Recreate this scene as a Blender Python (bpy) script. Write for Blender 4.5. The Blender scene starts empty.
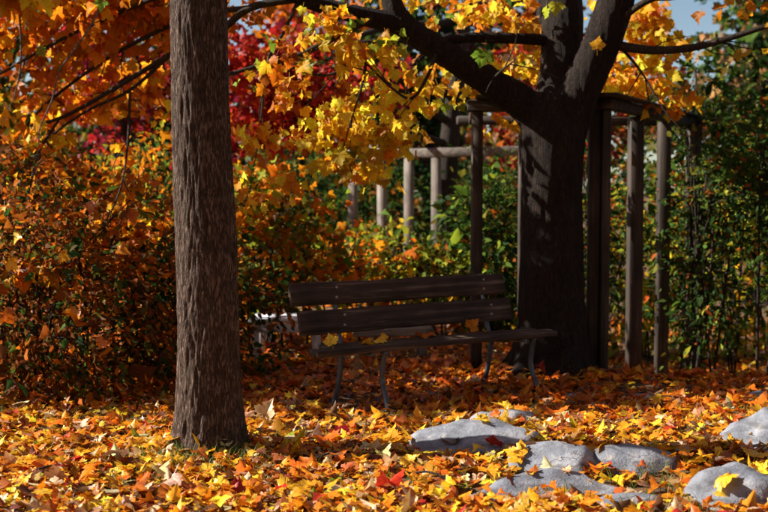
import bpy, math, random
import numpy as np
from mathutils import Vector, Matrix, noise
from mathutils.bvhtree import BVHTree

random.seed(7)
rng = np.random.default_rng(11)
sc = bpy.context.scene
COL = sc.collection

# ------------------------------------------------------------------ camera
CAM = np.array([0.0, 0.0, 1.41])
FPX = 1067.0                                   # focal length in photo pixels (768 wide)
PITCH = math.atan(56.0 / FPX)                  # horizon at photo row 200
cd = bpy.data.cameras.new('camera')
cd.sensor_width = 36.0
cd.lens = 36.0 * FPX / 768.0
cd.clip_end = 500.0
cd.dof.use_dof = True
cd.dof.focus_distance = 6.0
cd.dof.aperture_fstop = 2.2
cam = bpy.data.objects.new('camera', cd)
COL.objects.link(cam)
cam.location = CAM
cam.rotation_euler = (math.pi / 2 - PITCH, 0, 0)
sc.camera = cam

# ------------------------------------------------------------------ sky, sun, exposure
SUN_EL = math.radians(35.0)
SUN_AZ = math.radians(-82.0)                   # compass angle from +Y: from the left, a little behind the scene
w = bpy.data.worlds.new('World')
sc.world = w
w.use_nodes = True
sky = w.node_tree.nodes.new('ShaderNodeTexSky')
sky.sky_type = 'NISHITA'
sky.sun_disc = False
sky.sun_elevation = SUN_EL
sky.sun_rotation = SUN_AZ
sky.air_density = 1.0
sky.dust_density = 0.6
bg = w.node_tree.nodes['Background']
bg.inputs[1].default_value = 0.05
w.node_tree.links.new(sky.outputs[0], bg.inputs[0])
sl = bpy.data.lights.new('sun', 'SUN')
sl.energy = 5.0
sl.angle = math.radians(0.5)
sl.color = (1.0, 0.93, 0.82)
sun = bpy.data.objects.new('sun', sl)
COL.objects.link(sun)
S = Vector((math.sin(SUN_AZ) * math.cos(SUN_EL), math.cos(SUN_AZ) * math.cos(SUN_EL), math.sin(SUN_EL)))
sun.rotation_euler = S.to_track_quat('Z', 'Y').to_euler()
sc.view_settings.view_transform = 'Standard'
sc.view_settings.look = 'None'
sc.view_settings.gamma = 1.0
sc.view_settings.exposure = 1.25
sc.cycles.max_bounces = 8
sc.cycles.transmission_bounces = 4
sc.cycles.use_denoising = True

# ------------------------------------------------------------------ pixel helpers
cp, sp = math.cos(PITCH), math.sin(PITCH)


def P(px, py, Y):
    """The point at world depth Y whose direction is photo pixel (px, py)."""
    a = (px - 384.0) / FPX
    b = (256.0 - py) / FPX
    d = np.array([a, cp + b * sp, -sp + b * cp])
    return CAM + d * (Y / d[1])


def project(p):
    q = np.asarray(p) - CAM
    f = q[..., 1] * cp - q[..., 2] * sp
    u = q[..., 1] * sp + q[..., 2] * cp
    f = np.maximum(f, 1e-3)
    return 384 + FPX * q[..., 0] / f, 256 - FPX * u / f, f


# ------------------------------------------------------------------ materials
def mat(name):
    m = bpy.data.materials.new(name)
    m.use_nodes = True
    nt = m.node_tree
    b = nt.nodes['Principled BSDF']
    return m, nt, b


def N(nt, typ, **kw):
    n = nt.nodes.new(typ)
    for k, v in kw.items():
        setattr(n, k, v)
    return n


def math_node(nt, op, a, b=None, clamp=False):
    n = N(nt, 'ShaderNodeMath', operation=op, use_clamp=clamp)
    for i, v in enumerate((a, b)):
        if v is None:
            continue
        if isinstance(v, (int, float)):
            n.inputs[i].default_value = v
        else:
            nt.links.new(v, n.inputs[i])
    return n.outputs[0]


def mixcol(nt, fac, a, b, blend='MIX'):
    n = N(nt, 'ShaderNodeMix', data_type='RGBA', blend_type=blend)
    for i, v in ((0, fac), (6, a), (7, b)):
        if isinstance(v, (int, float)):
            n.inputs[i].default_value = v
        elif isinstance(v, tuple):
            n.inputs[i].default_value = v if len(v) == 4 else v + (1,)
        else:
            nt.links.new(v, n.inputs[i])
    return n.outputs[2]


def ramp(nt, fac, stops):
    r = N(nt, 'ShaderNodeValToRGB')
    els = r.color_ramp.elements
    while len(els) < len(stops):
        els.new(0.5)
    for e, (p, c) in zip(els, stops):
        e.position = p
        e.color = c if len(c) == 4 else tuple(c) + (1,)
    nt.links.new(fac, r.inputs[0])
    return r.outputs[0]


def noise_tex(nt, vec, scale, detail=4, rough=0.55):
    n = N(nt, 'ShaderNodeTexNoise')
    n.inputs['Scale'].default_value = scale
    n.inputs['Detail'].default_value = detail
    n.inputs['Roughness'].default_value = rough
    if vec is not None:
        nt.links.new(vec, n.inputs['Vector'])
    return n.outputs['Fac']


def mapped(nt, scale):
    tc = N(nt, 'ShaderNodeTexCoord')
    mp = N(nt, 'ShaderNodeMapping')
    mp.inputs['Scale'].default_value = scale
    nt.links.new(tc.outputs['Object'], mp.inputs['Vector'])
    return mp.outputs[0]


def bump(nt, bsdf, h, strength, dist):
    b = N(nt, 'ShaderNodeBump')
    b.inputs['Strength'].default_value = strength
    b.inputs['Distance'].default_value = dist
    nt.links.new(h, b.inputs['Height'])
    nt.links.new(b.outputs[0], bsdf.inputs['Normal'])


def leaf_material(name, trans, veins, rough=0.5, spot=0.35, spec=0.22):
    m, nt, b = mat(name)
    at = N(nt, 'ShaderNodeAttribute', attribute_name='Col')
    oi = N(nt, 'ShaderNodeObjectInfo')
    base = mixcol(nt, 1.0, at.outputs['Color'], oi.outputs['Color'], 'MULTIPLY')
    geo = N(nt, 'ShaderNodeNewGeometry')
    if spot:
        nz = noise_tex(nt, geo.outputs['Position'], 38.0, 3)
        f = ramp(nt, nz, [(0.5, (0, 0, 0)), (0.68, (1, 1, 1))])
        f = math_node(nt, 'MULTIPLY', f, spot)
        dk = mixcol(nt, 1.0, base, (0.55, 0.28, 0.16, 1), 'MULTIPLY')
        base = mixcol(nt, f, base, dk)
    if veins:
        uv = N(nt, 'ShaderNodeUVMap')
        sx = N(nt, 'ShaderNodeSeparateXYZ')
        nt.links.new(uv.outputs[0], sx.inputs[0])
        u = math_node(nt, 'ABSOLUTE', math_node(nt, 'SUBTRACT', sx.outputs[0], 0.5))
        v = math_node(nt, 'SUBTRACT', sx.outputs[1], 0.2)
        d = u
        for a in (math.radians(60), math.radians(99)):
            k = math_node(nt, 'ABSOLUTE', math_node(nt, 'SUBTRACT', math_node(nt, 'MULTIPLY', u, math.cos(a)), math_node(nt, 'MULTIPLY', v, math.sin(a))))
            d = math_node(nt, 'MINIMUM', d, k)
        f = math_node(nt, 'MULTIPLY', math_node(nt, 'LESS_THAN', d, 0.012), 0.5)
        base = mixcol(nt, f, base, mixcol(nt, 1.0, base, (0.45, 0.3, 0.25, 1), 'MULTIPLY'))
    nt.links.new(base, b.inputs['Base Color'])
    b.inputs['Roughness'].default_value = rough
    b.inputs['Specular IOR Level'].default_value = spec
    tr = N(nt, 'ShaderNodeBsdfTranslucent')
    tc = mixcol(nt, 1.0, base, (1.0, 0.97, 0.85, 1), 'MULTIPLY')
    nt.links.new(tc, tr.inputs['Color'])
    mx = N(nt, 'ShaderNodeMixShader')
    mx.inputs[0].default_value = trans
    nt.links.new(b.outputs[0], mx.inputs[1])
    nt.links.new(tr.outputs[0], mx.inputs[2])
    nt.links.new(mx.outputs[0], nt.nodes['Material Output'].inputs['Surface'])
    return m


def bark_material(name, c1, c2, c3, moss=0.0):
    m, nt, b = mat(name)
    v1 = mapped(nt, (34, 34, 9.0))
    v2 = mapped(nt, (90, 90, 26))
    v3 = mapped(nt, (2.2, 2.2, 1.2))
    n1 = noise_tex(nt, v1, 1.0, 5, 0.6)
    n2 = noise_tex(nt, v2, 1.0, 4, 0.6)
    n3 = noise_tex(nt, v3, 1.0, 3)
    fis = math_node(nt, 'MULTIPLY', math_node(nt, 'ABSOLUTE', math_node(nt, 'SUBTRACT', noise_tex(nt, mapped(nt, (70, 70, 13.0)), 1.0, 4, 0.6), 0.5)), 9.0, True)
    h = math_node(nt, 'ADD', math_node(nt, 'MULTIPLY', n1, 0.5), math_node(nt, 'MULTIPLY', n2, 0.45))
    h = math_node(nt, 'ADD', h, math_node(nt, 'MULTIPLY', fis, 0.42))
    base = ramp(nt, math_node(nt, 'MULTIPLY', h, 0.64), [(0.26, c1), (0.48, c2), (0.74, c3)])
    base = mixcol(nt, math_node(nt, 'MULTIPLY', n3, 0.5), base, mixcol(nt, 1.0, base, (0.6, 0.6, 0.62, 1), 'MULTIPLY'))
    if moss:
        mf = ramp(nt, noise_tex(nt, mapped(nt, (7, 7, 4)), 1.0, 5), [(0.55, (0, 0, 0)), (0.7, (1, 1, 1))])
        base = mixcol(nt, math_node(nt, 'MULTIPLY', mf, moss), base, (0.09, 0.1, 0.045))
    nt.links.new(base, b.inputs['Base Color'])
    b.inputs['Roughness'].default_value = 0.85
    b.inputs['Specular IOR Level'].default_value = 0.2
    bump(nt, b, h, 0.9, 0.014)
    return m


def wood_material(name, c1, c2, c3, axis=0):
    m, nt, b = mat(name)
    s = [34, 34, 34]
    s[axis] = 1.6
    n1 = noise_tex(nt, mapped(nt, tuple(s)), 1.0, 5, 0.62)
    n2 = noise_tex(nt, mapped(nt, (3, 3, 3)), 1.0, 4)
    base = ramp(nt, n1, [(0.3, c1), (0.52, c2), (0.72, c3)])
    base = mixcol(nt, ramp(nt, n2, [(0.42, (0, 0, 0)), (0.66, (1, 1, 1))]), base, mixcol(nt, 1.0, base, (0.5, 0.52, 0.5, 1), 'MULTIPLY'))
    nt.links.new(base, b.inputs['Base Color'])
    b.inputs['Roughness'].default_value = 0.75
    b.inputs['Specular IOR Level'].default_value = 0.3
    bump(nt, b, n1, 0.6, 0.004)
    return m


M = {}
M['leaf'] = leaf_material('maple_leaf', 0.60, True)
M['litter'] = leaf_material('fallen_leaf', 0.30, True, 0.42, 0.75, 0.35)
M['small'] = leaf_material('shrub_leaf', 0.45, False, 0.7, 0.2, 0.08)
M['grass'] = leaf_material('grass_blade', 0.35, False, 0.5, 0.0)
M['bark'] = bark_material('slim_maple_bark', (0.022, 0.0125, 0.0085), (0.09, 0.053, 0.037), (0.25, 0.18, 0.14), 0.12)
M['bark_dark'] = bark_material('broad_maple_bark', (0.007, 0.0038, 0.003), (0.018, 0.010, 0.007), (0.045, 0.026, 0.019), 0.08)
M['twig'] = bark_material('twig_bark', (0.02, 0.015, 0.012), (0.045, 0.033, 0.025), (0.09, 0.07, 0.055))
M['twig_grey'] = bark_material('grey_twig_bark', (0.10, 0.08, 0.07), (0.20, 0.165, 0.14), (0.32, 0.28, 0.24))
M['bench_wood'] = wood_material('bench_wood', (0.016, 0.009, 0.006), (0.055, 0.032, 0.022), (0.20, 0.145, 0.11), 0)
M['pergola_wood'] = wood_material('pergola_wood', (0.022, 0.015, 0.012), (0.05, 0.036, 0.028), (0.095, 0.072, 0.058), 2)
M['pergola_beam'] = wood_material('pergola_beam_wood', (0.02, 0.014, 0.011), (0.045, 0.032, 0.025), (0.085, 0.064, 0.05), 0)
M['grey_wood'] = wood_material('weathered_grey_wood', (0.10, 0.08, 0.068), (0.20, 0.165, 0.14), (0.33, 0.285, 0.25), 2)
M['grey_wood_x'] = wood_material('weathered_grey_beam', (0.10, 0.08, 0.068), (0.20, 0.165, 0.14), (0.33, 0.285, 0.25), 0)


def paint_material(name, c, wear, rough, metal=0.0):
    m, nt, b = mat(name)
    n1 = noise_tex(nt, mapped(nt, (9, 9, 9)), 1.0, 6, 0.65)
    base = mixcol(nt, ramp(nt, n1, [(0.54, (0, 0, 0)), (0.66, (1, 1, 1))]), c, wear)
    nt.links.new(base, b.inputs['Base Color'])
    b.inputs['Roughness'].default_value = rough
    b.inputs['Metallic'].default_value = metal
    bump(nt, b, n1, 0.3, 0.002)
    return m


M['iron'] = paint_material('painted_iron', (0.075, 0.092, 0.115), (0.05, 0.03, 0.022), 0.42, 0.35)
M['bolt'] = paint_material('bolt_metal', (0.35, 0.33, 0.31), (0.16, 0.10, 0.07), 0.4, 0.7)
M['white_paint'] = paint_material('white_garden_paint', (0.62, 0.66, 0.74), (0.35, 0.36, 0.38), 0.45)


def stone_material():
    m, nt, b = mat('granite_boulder')
    v = mapped(nt, (1, 1, 1))
    n1 = noise_tex(nt, v, 5.0, 8, 0.62)
    n2 = noise_tex(nt, v, 60.0, 4, 0.7)
    n3 = noise_tex(nt, v, 14.0, 5, 0.6)
    base = ramp(nt, n1, [(0.32, (0.085, 0.095, 0.122)), (0.5, (0.20, 0.215, 0.255)), (0.66, (0.36, 0.365, 0.395))])
    base = mixcol(nt, math_node(nt, 'MULTIPLY', n2, 0.55), base, mixcol(nt, 1.0, base, (0.55, 0.55, 0.58, 1), 'MULTIPLY'))
    lich = ramp(nt, n3, [(0.60, (0, 0, 0)), (0.68, (1, 1, 1))])
    base = mixcol(nt, math_node(nt, 'MULTIPLY', lich, 0.6), base, (0.40, 0.36, 0.31))
    dark = ramp(nt, noise_tex(nt, mapped(nt, (3, 3, 9)), 2.0, 6, 0.6), [(0.50, (0, 0, 0)), (0.62, (1, 1, 1))])
    base = mixcol(nt, math_node(nt, 'MULTIPLY', dark, 0.75), base, (0.06, 0.058, 0.064))
    ck = math_node(nt, 'ABSOLUTE', math_node(nt, 'SUBTRACT', noise_tex(nt, mapped(nt, (1.0, 1.0, 2.2)), 4.2, 4, 0.5), 0.5))
    ck = ramp(nt, ck, [(0.0, (0, 0, 0)), (0.007, (1, 1, 1))])
    only = ramp(nt, noise_tex(nt, v, 3.1, 3), [(0.5, (1, 1, 1)), (0.6, (0, 0, 0))])
    ck = math_node(nt, 'MAXIMUM', ck, only)
    base = mixcol(nt, ck, mixcol(nt, 1.0, base, (0.4, 0.4, 0.4, 1), 'MULTIPLY'), base)
    nt.links.new(base, b.inputs['Base Color'])
    b.inputs['Roughness'].default_value = 0.7
    h = math_node(nt, 'ADD', n1, math_node(nt, 'MULTIPLY', n2, 0.25))
    h = math_node(nt, 'ADD', h, math_node(nt, 'MULTIPLY', ck, 0.2))
    bump(nt, b, h, 0.8, 0.02)
    return m


M['stone'] = stone_material()


def ground_material():
    m, nt, b = mat('forest_soil')
    v = mapped(nt, (1, 1, 1))
    n1 = noise_tex(nt, v, 3.0, 6, 0.6)
    n2 = noise_tex(nt, v, 30.0, 5, 0.65)
    base = ramp(nt, n2, [(0.3, (0.02, 0.012, 0.007)), (0.5, (0.055, 0.03, 0.016)), (0.7, (0.13, 0.065, 0.025))])
    g = ramp(nt, n1, [(0.5, (0, 0, 0)), (0.62, (1, 1, 1))])
    base = mixcol(nt, math_node(nt, 'MULTIPLY', g, 0.5), base, (0.05, 0.065, 0.018))
    far = noise_tex(nt, v, 9.0, 6, 0.7)
    base = mixcol(nt, ramp(nt, far, [(0.45, (0, 0, 0)), (0.6, (1, 1, 1))]), base, (0.20, 0.085, 0.02))
    nt.links.new(base, b.inputs['Base Color'])
    b.inputs['Roughness'].default_value = 0.95
    bump(nt, b, n2, 1.0, 0.03)
    return m


M['soil'] = ground_material()


# ------------------------------------------------------------------ mesh helpers
def make_mesh(name, V, F, mats, smooth=False, cols=None, uvs=None):
    """V (n,3), F (m,3 or 4) arrays; cols per vertex, uvs per vertex."""
    V = np.ascontiguousarray(V, dtype=np.float32)
    F = np.ascontiguousarray(F, dtype=np.int32)
    me = bpy.data.meshes.new(name)
    k = F.shape[1]
    me.vertices.add(len(V))
    me.vertices.foreach_set('co', V.ravel())
    me.loops.add(F.size)
    me.loops.foreach_set('vertex_index', F.ravel())
    me.polygons.add(len(F))
    me.polygons.foreach_set('loop_start', np.arange(0, F.size, k, dtype=np.int32))
    me.polygons.foreach_set('loop_total', np.full(len(F), k, dtype=np.int32))
    if smooth:
        me.polygons.foreach_set('use_smooth', np.ones(len(F), dtype=bool))
    if uvs is not None:
        ul = me.uv_layers.new(name='UVMap')
        ul.data.foreach_set('uv', np.ascontiguousarray(uvs, dtype=np.float32)[F.ravel()].ravel())
    if cols is not None:
        ca = me.color_attributes.new('Col', 'FLOAT_COLOR', 'POINT')
        c4 = np.ones((len(V), 4), dtype=np.float32)
        c4[:, :3] = cols
        ca.data.foreach_set('color', c4.ravel())
    me.materials.append(mats)
    me.update(calc_edges=True)
    me.validate()
    return me


def link(name, data, parent=None, loc=(0, 0, 0)):
    o = bpy.data.objects.new(name, data)
    COL.objects.link(o)
    o.parent = parent
    o.location = loc
    return o


def tag(o, label, cat, group=None):
    o['label'] = label
    o['category'] = cat
    if group:
        o['group'] = group
    return o


def empty(name, loc, label, cat, group=None):
    o = link(name, None, None, loc)
    o.empty_display_size = 0.1
    return tag(o, label, cat, group)


def base_of(parent):
    b = np.zeros(3)
    while parent is not None:
        b = b + np.array(parent.location)
        parent = parent.parent
    return b


def part(name, V, F, m, parent, smooth=False, cols=None, uvs=None):
    """A mesh given in world coordinates as a child of PARENT (which only translates)."""
    return link(name, make_mesh(name, np.asarray(V) - base_of(parent), F, m, smooth, cols, uvs), parent)


def catmull(pts, n):
    pts = np.asarray(pts, dtype=float)
    Pp = np.vstack([2 * pts[0] - pts[1], pts, 2 * pts[-1] - pts[-2]])
    out = []
    segs = len(pts) - 1
    per = max(2, n // segs)
    for i in range(segs):
        p0, p1, p2, p3 = Pp[i:i + 4]
        for t in np.linspace(0, 1, per, endpoint=False):
            out.append(0.5 * (2 * p1 + (p2 - p0) * t + (2 * p0 - 5 * p1 + 4 * p2 - p3) * t * t + (3 * p1 - p0 - 3 * p2 + p3) * t ** 3))
    out.append(pts[-1])
    return np.array(out)


def tube(pts, radii, seg=8, n=None, disp=None, cap=True):
    """A tapered tube along pts (x, y, z); radii given at pts; quads."""
    pts = np.asarray(pts, dtype=float)
    q = np.column_stack([pts, radii])
    q = catmull(q, n) if n else q
    c, r = q[:, :3], np.maximum(q[:, 3], 0.0008)
    k = len(c)
    t = np.gradient(c, axis=0)
    t /= np.linalg.norm(t, axis=1)[:, None] + 1e-9
    ref = np.array([0.0, 1.0, 0.0]) if abs(t[:, 1]).mean() < 0.8 else np.array([1.0, 0.0, 0.0])
    a = np.cross(t, ref)
    a /= np.linalg.norm(a, axis=1)[:, None] + 1e-9
    b = np.cross(t, a)
    th = np.linspace(0, 2 * math.pi, seg, endpoint=False)
    rr = np.repeat(r[:, None], seg, 1)
    if disp is not None:
        rr = rr + disp(c, th, r)
    V = c[:, None, :] + rr[:, :, None] * (np.cos(th)[None, :, None] * a[:, None, :] + np.sin(th)[None, :, None] * b[:, None, :])
    V = V.reshape(-1, 3)
    i = np.arange(k - 1)[:, None] * seg
    j = np.arange(seg)[None, :]
    jn = (j + 1) % seg
    F = np.stack([i + j, i + jn, i + seg + jn, i + seg + j], -1).reshape(-1, 4)
    if cap:
        V = np.vstack([V, c[0], c[-1]])
        n0, n1 = len(V) - 2, len(V) - 1
        jj = np.arange(0, seg)
        F0 = np.stack([np.full(seg, n0), (jj + 1) % seg, jj, jj], -1)
        F1 = np.stack([np.full(seg, n1), (k - 1) * seg + jj, (k - 1) * seg + (jj + 1) % seg, (k - 1) * seg + (jj + 1) % seg], -1)
        # triangles written as quads would be degenerate: split the last ring instead
        F = np.vstack([F, F0[:, [0, 1, 2, 2]], F1[:, [0, 1, 2, 2]]])
    return V, F


def quads_to_tris(F):
    A = F[:, [0, 1, 2]]
    B = F[:, [0, 2, 3]]
    keep = (B[:, 0] != B[:, 1]) & (B[:, 1] != B[:, 2]) & (B[:, 0] != B[:, 2])
    return np.vstack([A, B[keep]])


def join(parts):
    Vs, Fs, o = [], [], 0
    for V, F in parts:
        F = quads_to_tris(F) if F.shape[1] == 4 else F
        Vs.append(V)
        Fs.append(F + o)
        o += len(V)
    return np.vstack(Vs), np.vstack(Fs)


def box(c, half, R=None, bev=0.006, wob=0.0, seed=0):
    """A chamfered box, c centre, half extents, R 3x3 (columns are the axes)."""
    r = np.random.default_rng(seed)
    h = np.asarray(half, dtype=float)
    V, idx = [], {}
    for sx in (-1, 1):
        for sy in (-1, 1):
            for sz in (-1, 1):
                for ax in range(3):
                    p = np.array([sx, sy, sz]) * h
                    for a2 in range(3):
                        if a2 != ax:
                            p[a2] -= np.sign(p[a2]) * bev
                    idx[(sx, sy, sz, ax)] = len(V)
                    V.append(p + r.normal(0, wob, 3) if wob else p)
    F = []

    def quad(q):
        F.append(q)
    for ax in range(3):
        o = [i for i in range(3) if i != ax]
        for s in (-1, 1):
            ks = []
            for (a, b_) in ((-1, -1), (1, -1), (1, 1), (-1, 1)):
                k = [0, 0, 0]
                k[ax] = s
                k[o[0]] = a
                k[o[1]] = b_
                ks.append(idx[(k[0], k[1], k[2], ax)])
            quad(ks if (s > 0) == (ax != 1) else ks[::-1])
    tris = []
    for q in F:
        tris += [[q[0], q[1], q[2]], [q[0], q[2], q[3]]]
    for ax in range(3):                                   # edges along axis ax
        o = [i for i in range(3) if i != ax]
        for a in (-1, 1):
            for b_ in (-1, 1):
                k0, k1 = [0, 0, 0], [0, 0, 0]
                k0[ax], k1[ax] = -1, 1
                k0[o[0]] = k1[o[0]] = a
                k0[o[1]] = k1[o[1]] = b_
                q = [idx[tuple(k0) + (o[0],)], idx[tuple(k1) + (o[0],)], idx[tuple(k1) + (o[1],)], idx[tuple(k0) + (o[1],)]]
                tris += [[q[0], q[1], q[2]], [q[0], q[2], q[3]]]
    for sx in (-1, 1):
        for sy in (-1, 1):
            for sz in (-1, 1):
                tris.append([idx[(sx, sy, sz, ax)] for ax in range(3)])
    V = np.array(V)
    T = np.array(tris)
    # orient outwards
    nrm = np.cross(V[T[:, 1]] - V[T[:, 0]], V[T[:, 2]] - V[T[:, 0]])
    flip = (nrm * V[T].mean(1)).sum(1) < 0
    T[flip] = T[flip][:, ::-1]
    if R is not None:
        V = V @ np.asarray(R).T
    return V + np.asarray(c), T


# ------------------------------------------------------------------ leaves
HALF = [(0.05, -0.04), (0.20, -0.13), (0.41, -0.10), (0.36, 0.03), (0.50, 0.07), (0.50, 0.19), (0.64, 0.36), (0.49, 0.39),
        (0.45, 0.50), (0.28, 0.44), (0.31, 0.61), (0.19, 0.66), (0.0, 0.94)]
HALF_LOW = [(0.05, -0.05), (0.42, -0.09), (0.37, 0.06), (0.63, 0.36), (0.43, 0.50), (0.28, 0.43), (0.27, 0.62), (0.0, 0.94)]


def maple(seed, curl, low=False, stalk=0.55):
    r = np.random.default_rng(seed)
    H = HALF_LOW if low else HALF
    pts = [(x, y) for x, y in H] + [(-x, y) for x, y in H[-2::-1]]
    pts = np.array(pts)
    pts += r.normal(0, 0.018, pts.shape)
    c = np.array([[0.0, 0.12]])
    xy = np.vstack([c, pts])
    n = len(pts)
    F = [[0, 1 + i, 1 + i + 1] for i in range(n - 1)]
    F.append([0, n, 1])
    cx, cy, fold = r.normal(0, 0.5) * curl, -abs(r.normal(0.35, 0.4)) * curl, abs(r.normal(0.25, 0.15)) * (0.4 + curl)
    z = cx * xy[:, 0] ** 2 + cy * (xy[:, 1] - 0.12) ** 2 + fold * np.abs(xy[:, 0]) * 0.8
    ph = r.uniform(0, 6.28)
    ang = np.arctan2(xy[:, 0], xy[:, 1])
    z += 0.10 * curl * np.sin(3 * ang + ph) * np.hypot(xy[:, 0], xy[:, 1]) * 1.6
    z += r.normal(0, 0.035, len(z)) * (0.4 + curl)
    z[0] = 0
    V = np.column_stack([xy, z])
    if stalk:
        k = len(V)
        b = np.array([r.normal(0, 0.08), -stalk, r.normal(-0.1, 0.12)])
        V = np.vstack([V, [[-0.012, -0.02, 0], [0.012, -0.02, 0], b + [0.010, 0, 0], b - [0.010, 0, 0]]])
        F += [[k, k + 1, k + 2], [k, k + 2, k + 3]]
    F = np.array(F)
    uv = np.column_stack([V[:, 0] + 0.5, V[:, 1] + 0.2])
    return V, F, uv


def oval(seed, wid=0.5, lobes=False):
    r = np.random.default_rng(seed)
    V = np.array([[0, 0, 0], [wid * 0.5, 0.35, 0.10], [0.3 * wid, 0.75, 0.08], [0, 1.0, -0.12], [-0.3 * wid, 0.75, 0.08], [-wid * 0.5, 0.35, 0.10], [0, 0.5, 0.0]], dtype=float)
    V[:, 2] *= r.uniform(0.5, 1.6)
    V += r.normal(0, 0.02, V.shape)
    F = np.array([[6, 0, 1], [6, 1, 2], [6, 2, 3], [6, 3, 4], [6, 4, 5], [6, 5, 0]])
    return V, F, np.column_stack([V[:, 0] + 0.5, V[:, 1] + 0.2])


T_GROUND = [maple(100 + i, 0.4 + 0.05 * i) for i in range(12)]
T_CANOPY = [maple(200 + i, 0.55 + 0.06 * i, stalk=0.6) for i in range(12)]
T_FAR = [maple(300 + i, 0.6, low=True, stalk=0) for i in range(5)]
T_OVAL = [oval(400 + i, 0.55) for i in range(5)]


def frames(nrm, tip):
    """Rotation matrices (n,3,3) with columns x, y=tip, z=normal."""
    y = tip / (np.linalg.norm(tip, axis=1)[:, None] + 1e-9)
    x = np.cross(y, nrm)
    x /= np.linalg.norm(x, axis=1)[:, None] + 1e-9
    z = np.cross(x, y)
    return np.stack([x, y, z], -1)


class Leaves:
    def __init__(self):
        self.p, self.R, self.s, self.c = [], [], [], []

    def add(self, p, R, s, c):
        self.p.append(np.asarray(p)); self.R.append(R); self.s.append(np.asarray(s)); self.c.append(np.asarray(c))

    def arrays(self):
        return np.vstack(self.p), np.concatenate(self.R), np.concatenate(self.s), np.vstack(self.c)


def bake(p, R, s, c, tm, ti):
    """All leaves as one vertex/triangle soup."""
    Vs, Fs, Cs, Us, o = [], [], [], [], 0
    for k, (V, F, U) in enumerate(tm):
        m = np.where(ti == k)[0]
        if not len(m):
            continue
        W = np.einsum('nij,vj->nvi', R[m], V) * s[m][:, None, None] + p[m][:, None, :]
        nv = len(V)
        Fs.append((F[None] + (np.arange(len(m)) * nv)[:, None, None]).reshape(-1, 3) + o)
        Vs.append(W.reshape(-1, 3))
        Cs.append(np.repeat(c[m], nv, 0))
        Us.append(np.tile(U, (len(m), 1)))
        o += nv * len(m)
    return np.vstack(Vs), np.vstack(Fs), np.vstack(Cs), np.vstack(Us)


LEAFMESH = {}


def leaf_mesh(tm, k, m, name='leaf'):
    key = (id(tm), k, m.name)
    if key not in LEAFMESH:
        V, F, U = tm[k]
        LEAFMESH[key] = make_mesh(name, V, F, m, False, np.ones((len(V), 3)), U)
    return LEAFMESH[key]


def in_frame(p, pad=6):
    x, y, f = project(p)
    return (x > -pad) & (x < 768 + pad) & (y > -pad) & (y < 512 + pad) & (f > 0.3), f


def emit(L, tm, m, parent, n_obj=0, min_px=7.0, stuff_name='crown', leaf_name='leaf'):
    """The N_OBJ leaves that show largest become parts; the rest is one part of kind stuff."""
    p, R, s, c = L.arrays()
    ti = rng.integers(0, len(tm), len(p))
    sel = np.zeros(len(p), bool)
    if n_obj:
        ok, f = in_frame(p)
        px = np.where(ok, s * 1.0 * FPX / f, 0)
        order = np.argsort(-px)[:n_obj]
        order = order[px[order] > min_px]
        sel[order] = True
        b = base_of(parent)
        for i in order:
            o = bpy.data.objects.new(leaf_name, leaf_mesh(tm, int(ti[i]), m, leaf_name))
            COL.objects.link(o)
            o.parent = parent
            Mx = Matrix.Identity(4)
            for a in range(3):
                for d in range(3):
                    Mx[a][d] = float(R[i, a, d] * s[i])
                Mx[a][3] = float(p[i, a] - b[a])
            o.matrix_basis = Mx
            o.color = (float(c[i, 0]), float(c[i, 1]), float(c[i, 2]), 1.0)
    k = ~sel
    if k.any():
        V, F, C, U = bake(p[k], R[k], s[k], c[k], tm, ti[k])
        o = part(stuff_name, V, F, m, parent, False, C, U)
        o['kind'] = 'stuff'
        return o


def unit(n, r=rng):
    v = r.normal(size=(n, 3))
    return v / np.linalg.norm(v, axis=1)[:, None]


def colours(n, pal, jit=0.18):
    """pal: list of (weight, rgb)."""
    wts = np.array([a for a, _ in pal], float)
    k = rng.choice(len(pal), n, p=wts / wts.sum())
    c = np.array([b for _, b in pal])[k]
    v = np.exp(rng.normal(0, jit, (n, 1)))
    h = np.exp(rng.normal(0, jit * 0.45, (n, 3)))
    return np.clip(c * v * h, 0.002, 0.9), k


YEL = (0.90, 0.63, 0.045)
GOLD = (0.80, 0.42, 0.020)
AMB = (0.66, 0.235, 0.012)
ORG = (0.56, 0.145, 0.010)
RUST = (0.33, 0.085, 0.014)
RED = (0.46, 0.035, 0.014)
CRIM = (0.30, 0.016, 0.018)
PURP = (0.16, 0.014, 0.03)
CREAM = (0.72, 0.56, 0.32)
TAN = (0.42, 0.24, 0.11)
BROWN = (0.17, 0.07, 0.03)
LIME = (0.30, 0.34, 0.03)
GRN = (0.075, 0.135, 0.018)
DGRN = (0.028, 0.062, 0.014)
OLIVE = (0.13, 0.115, 0.018)


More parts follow.
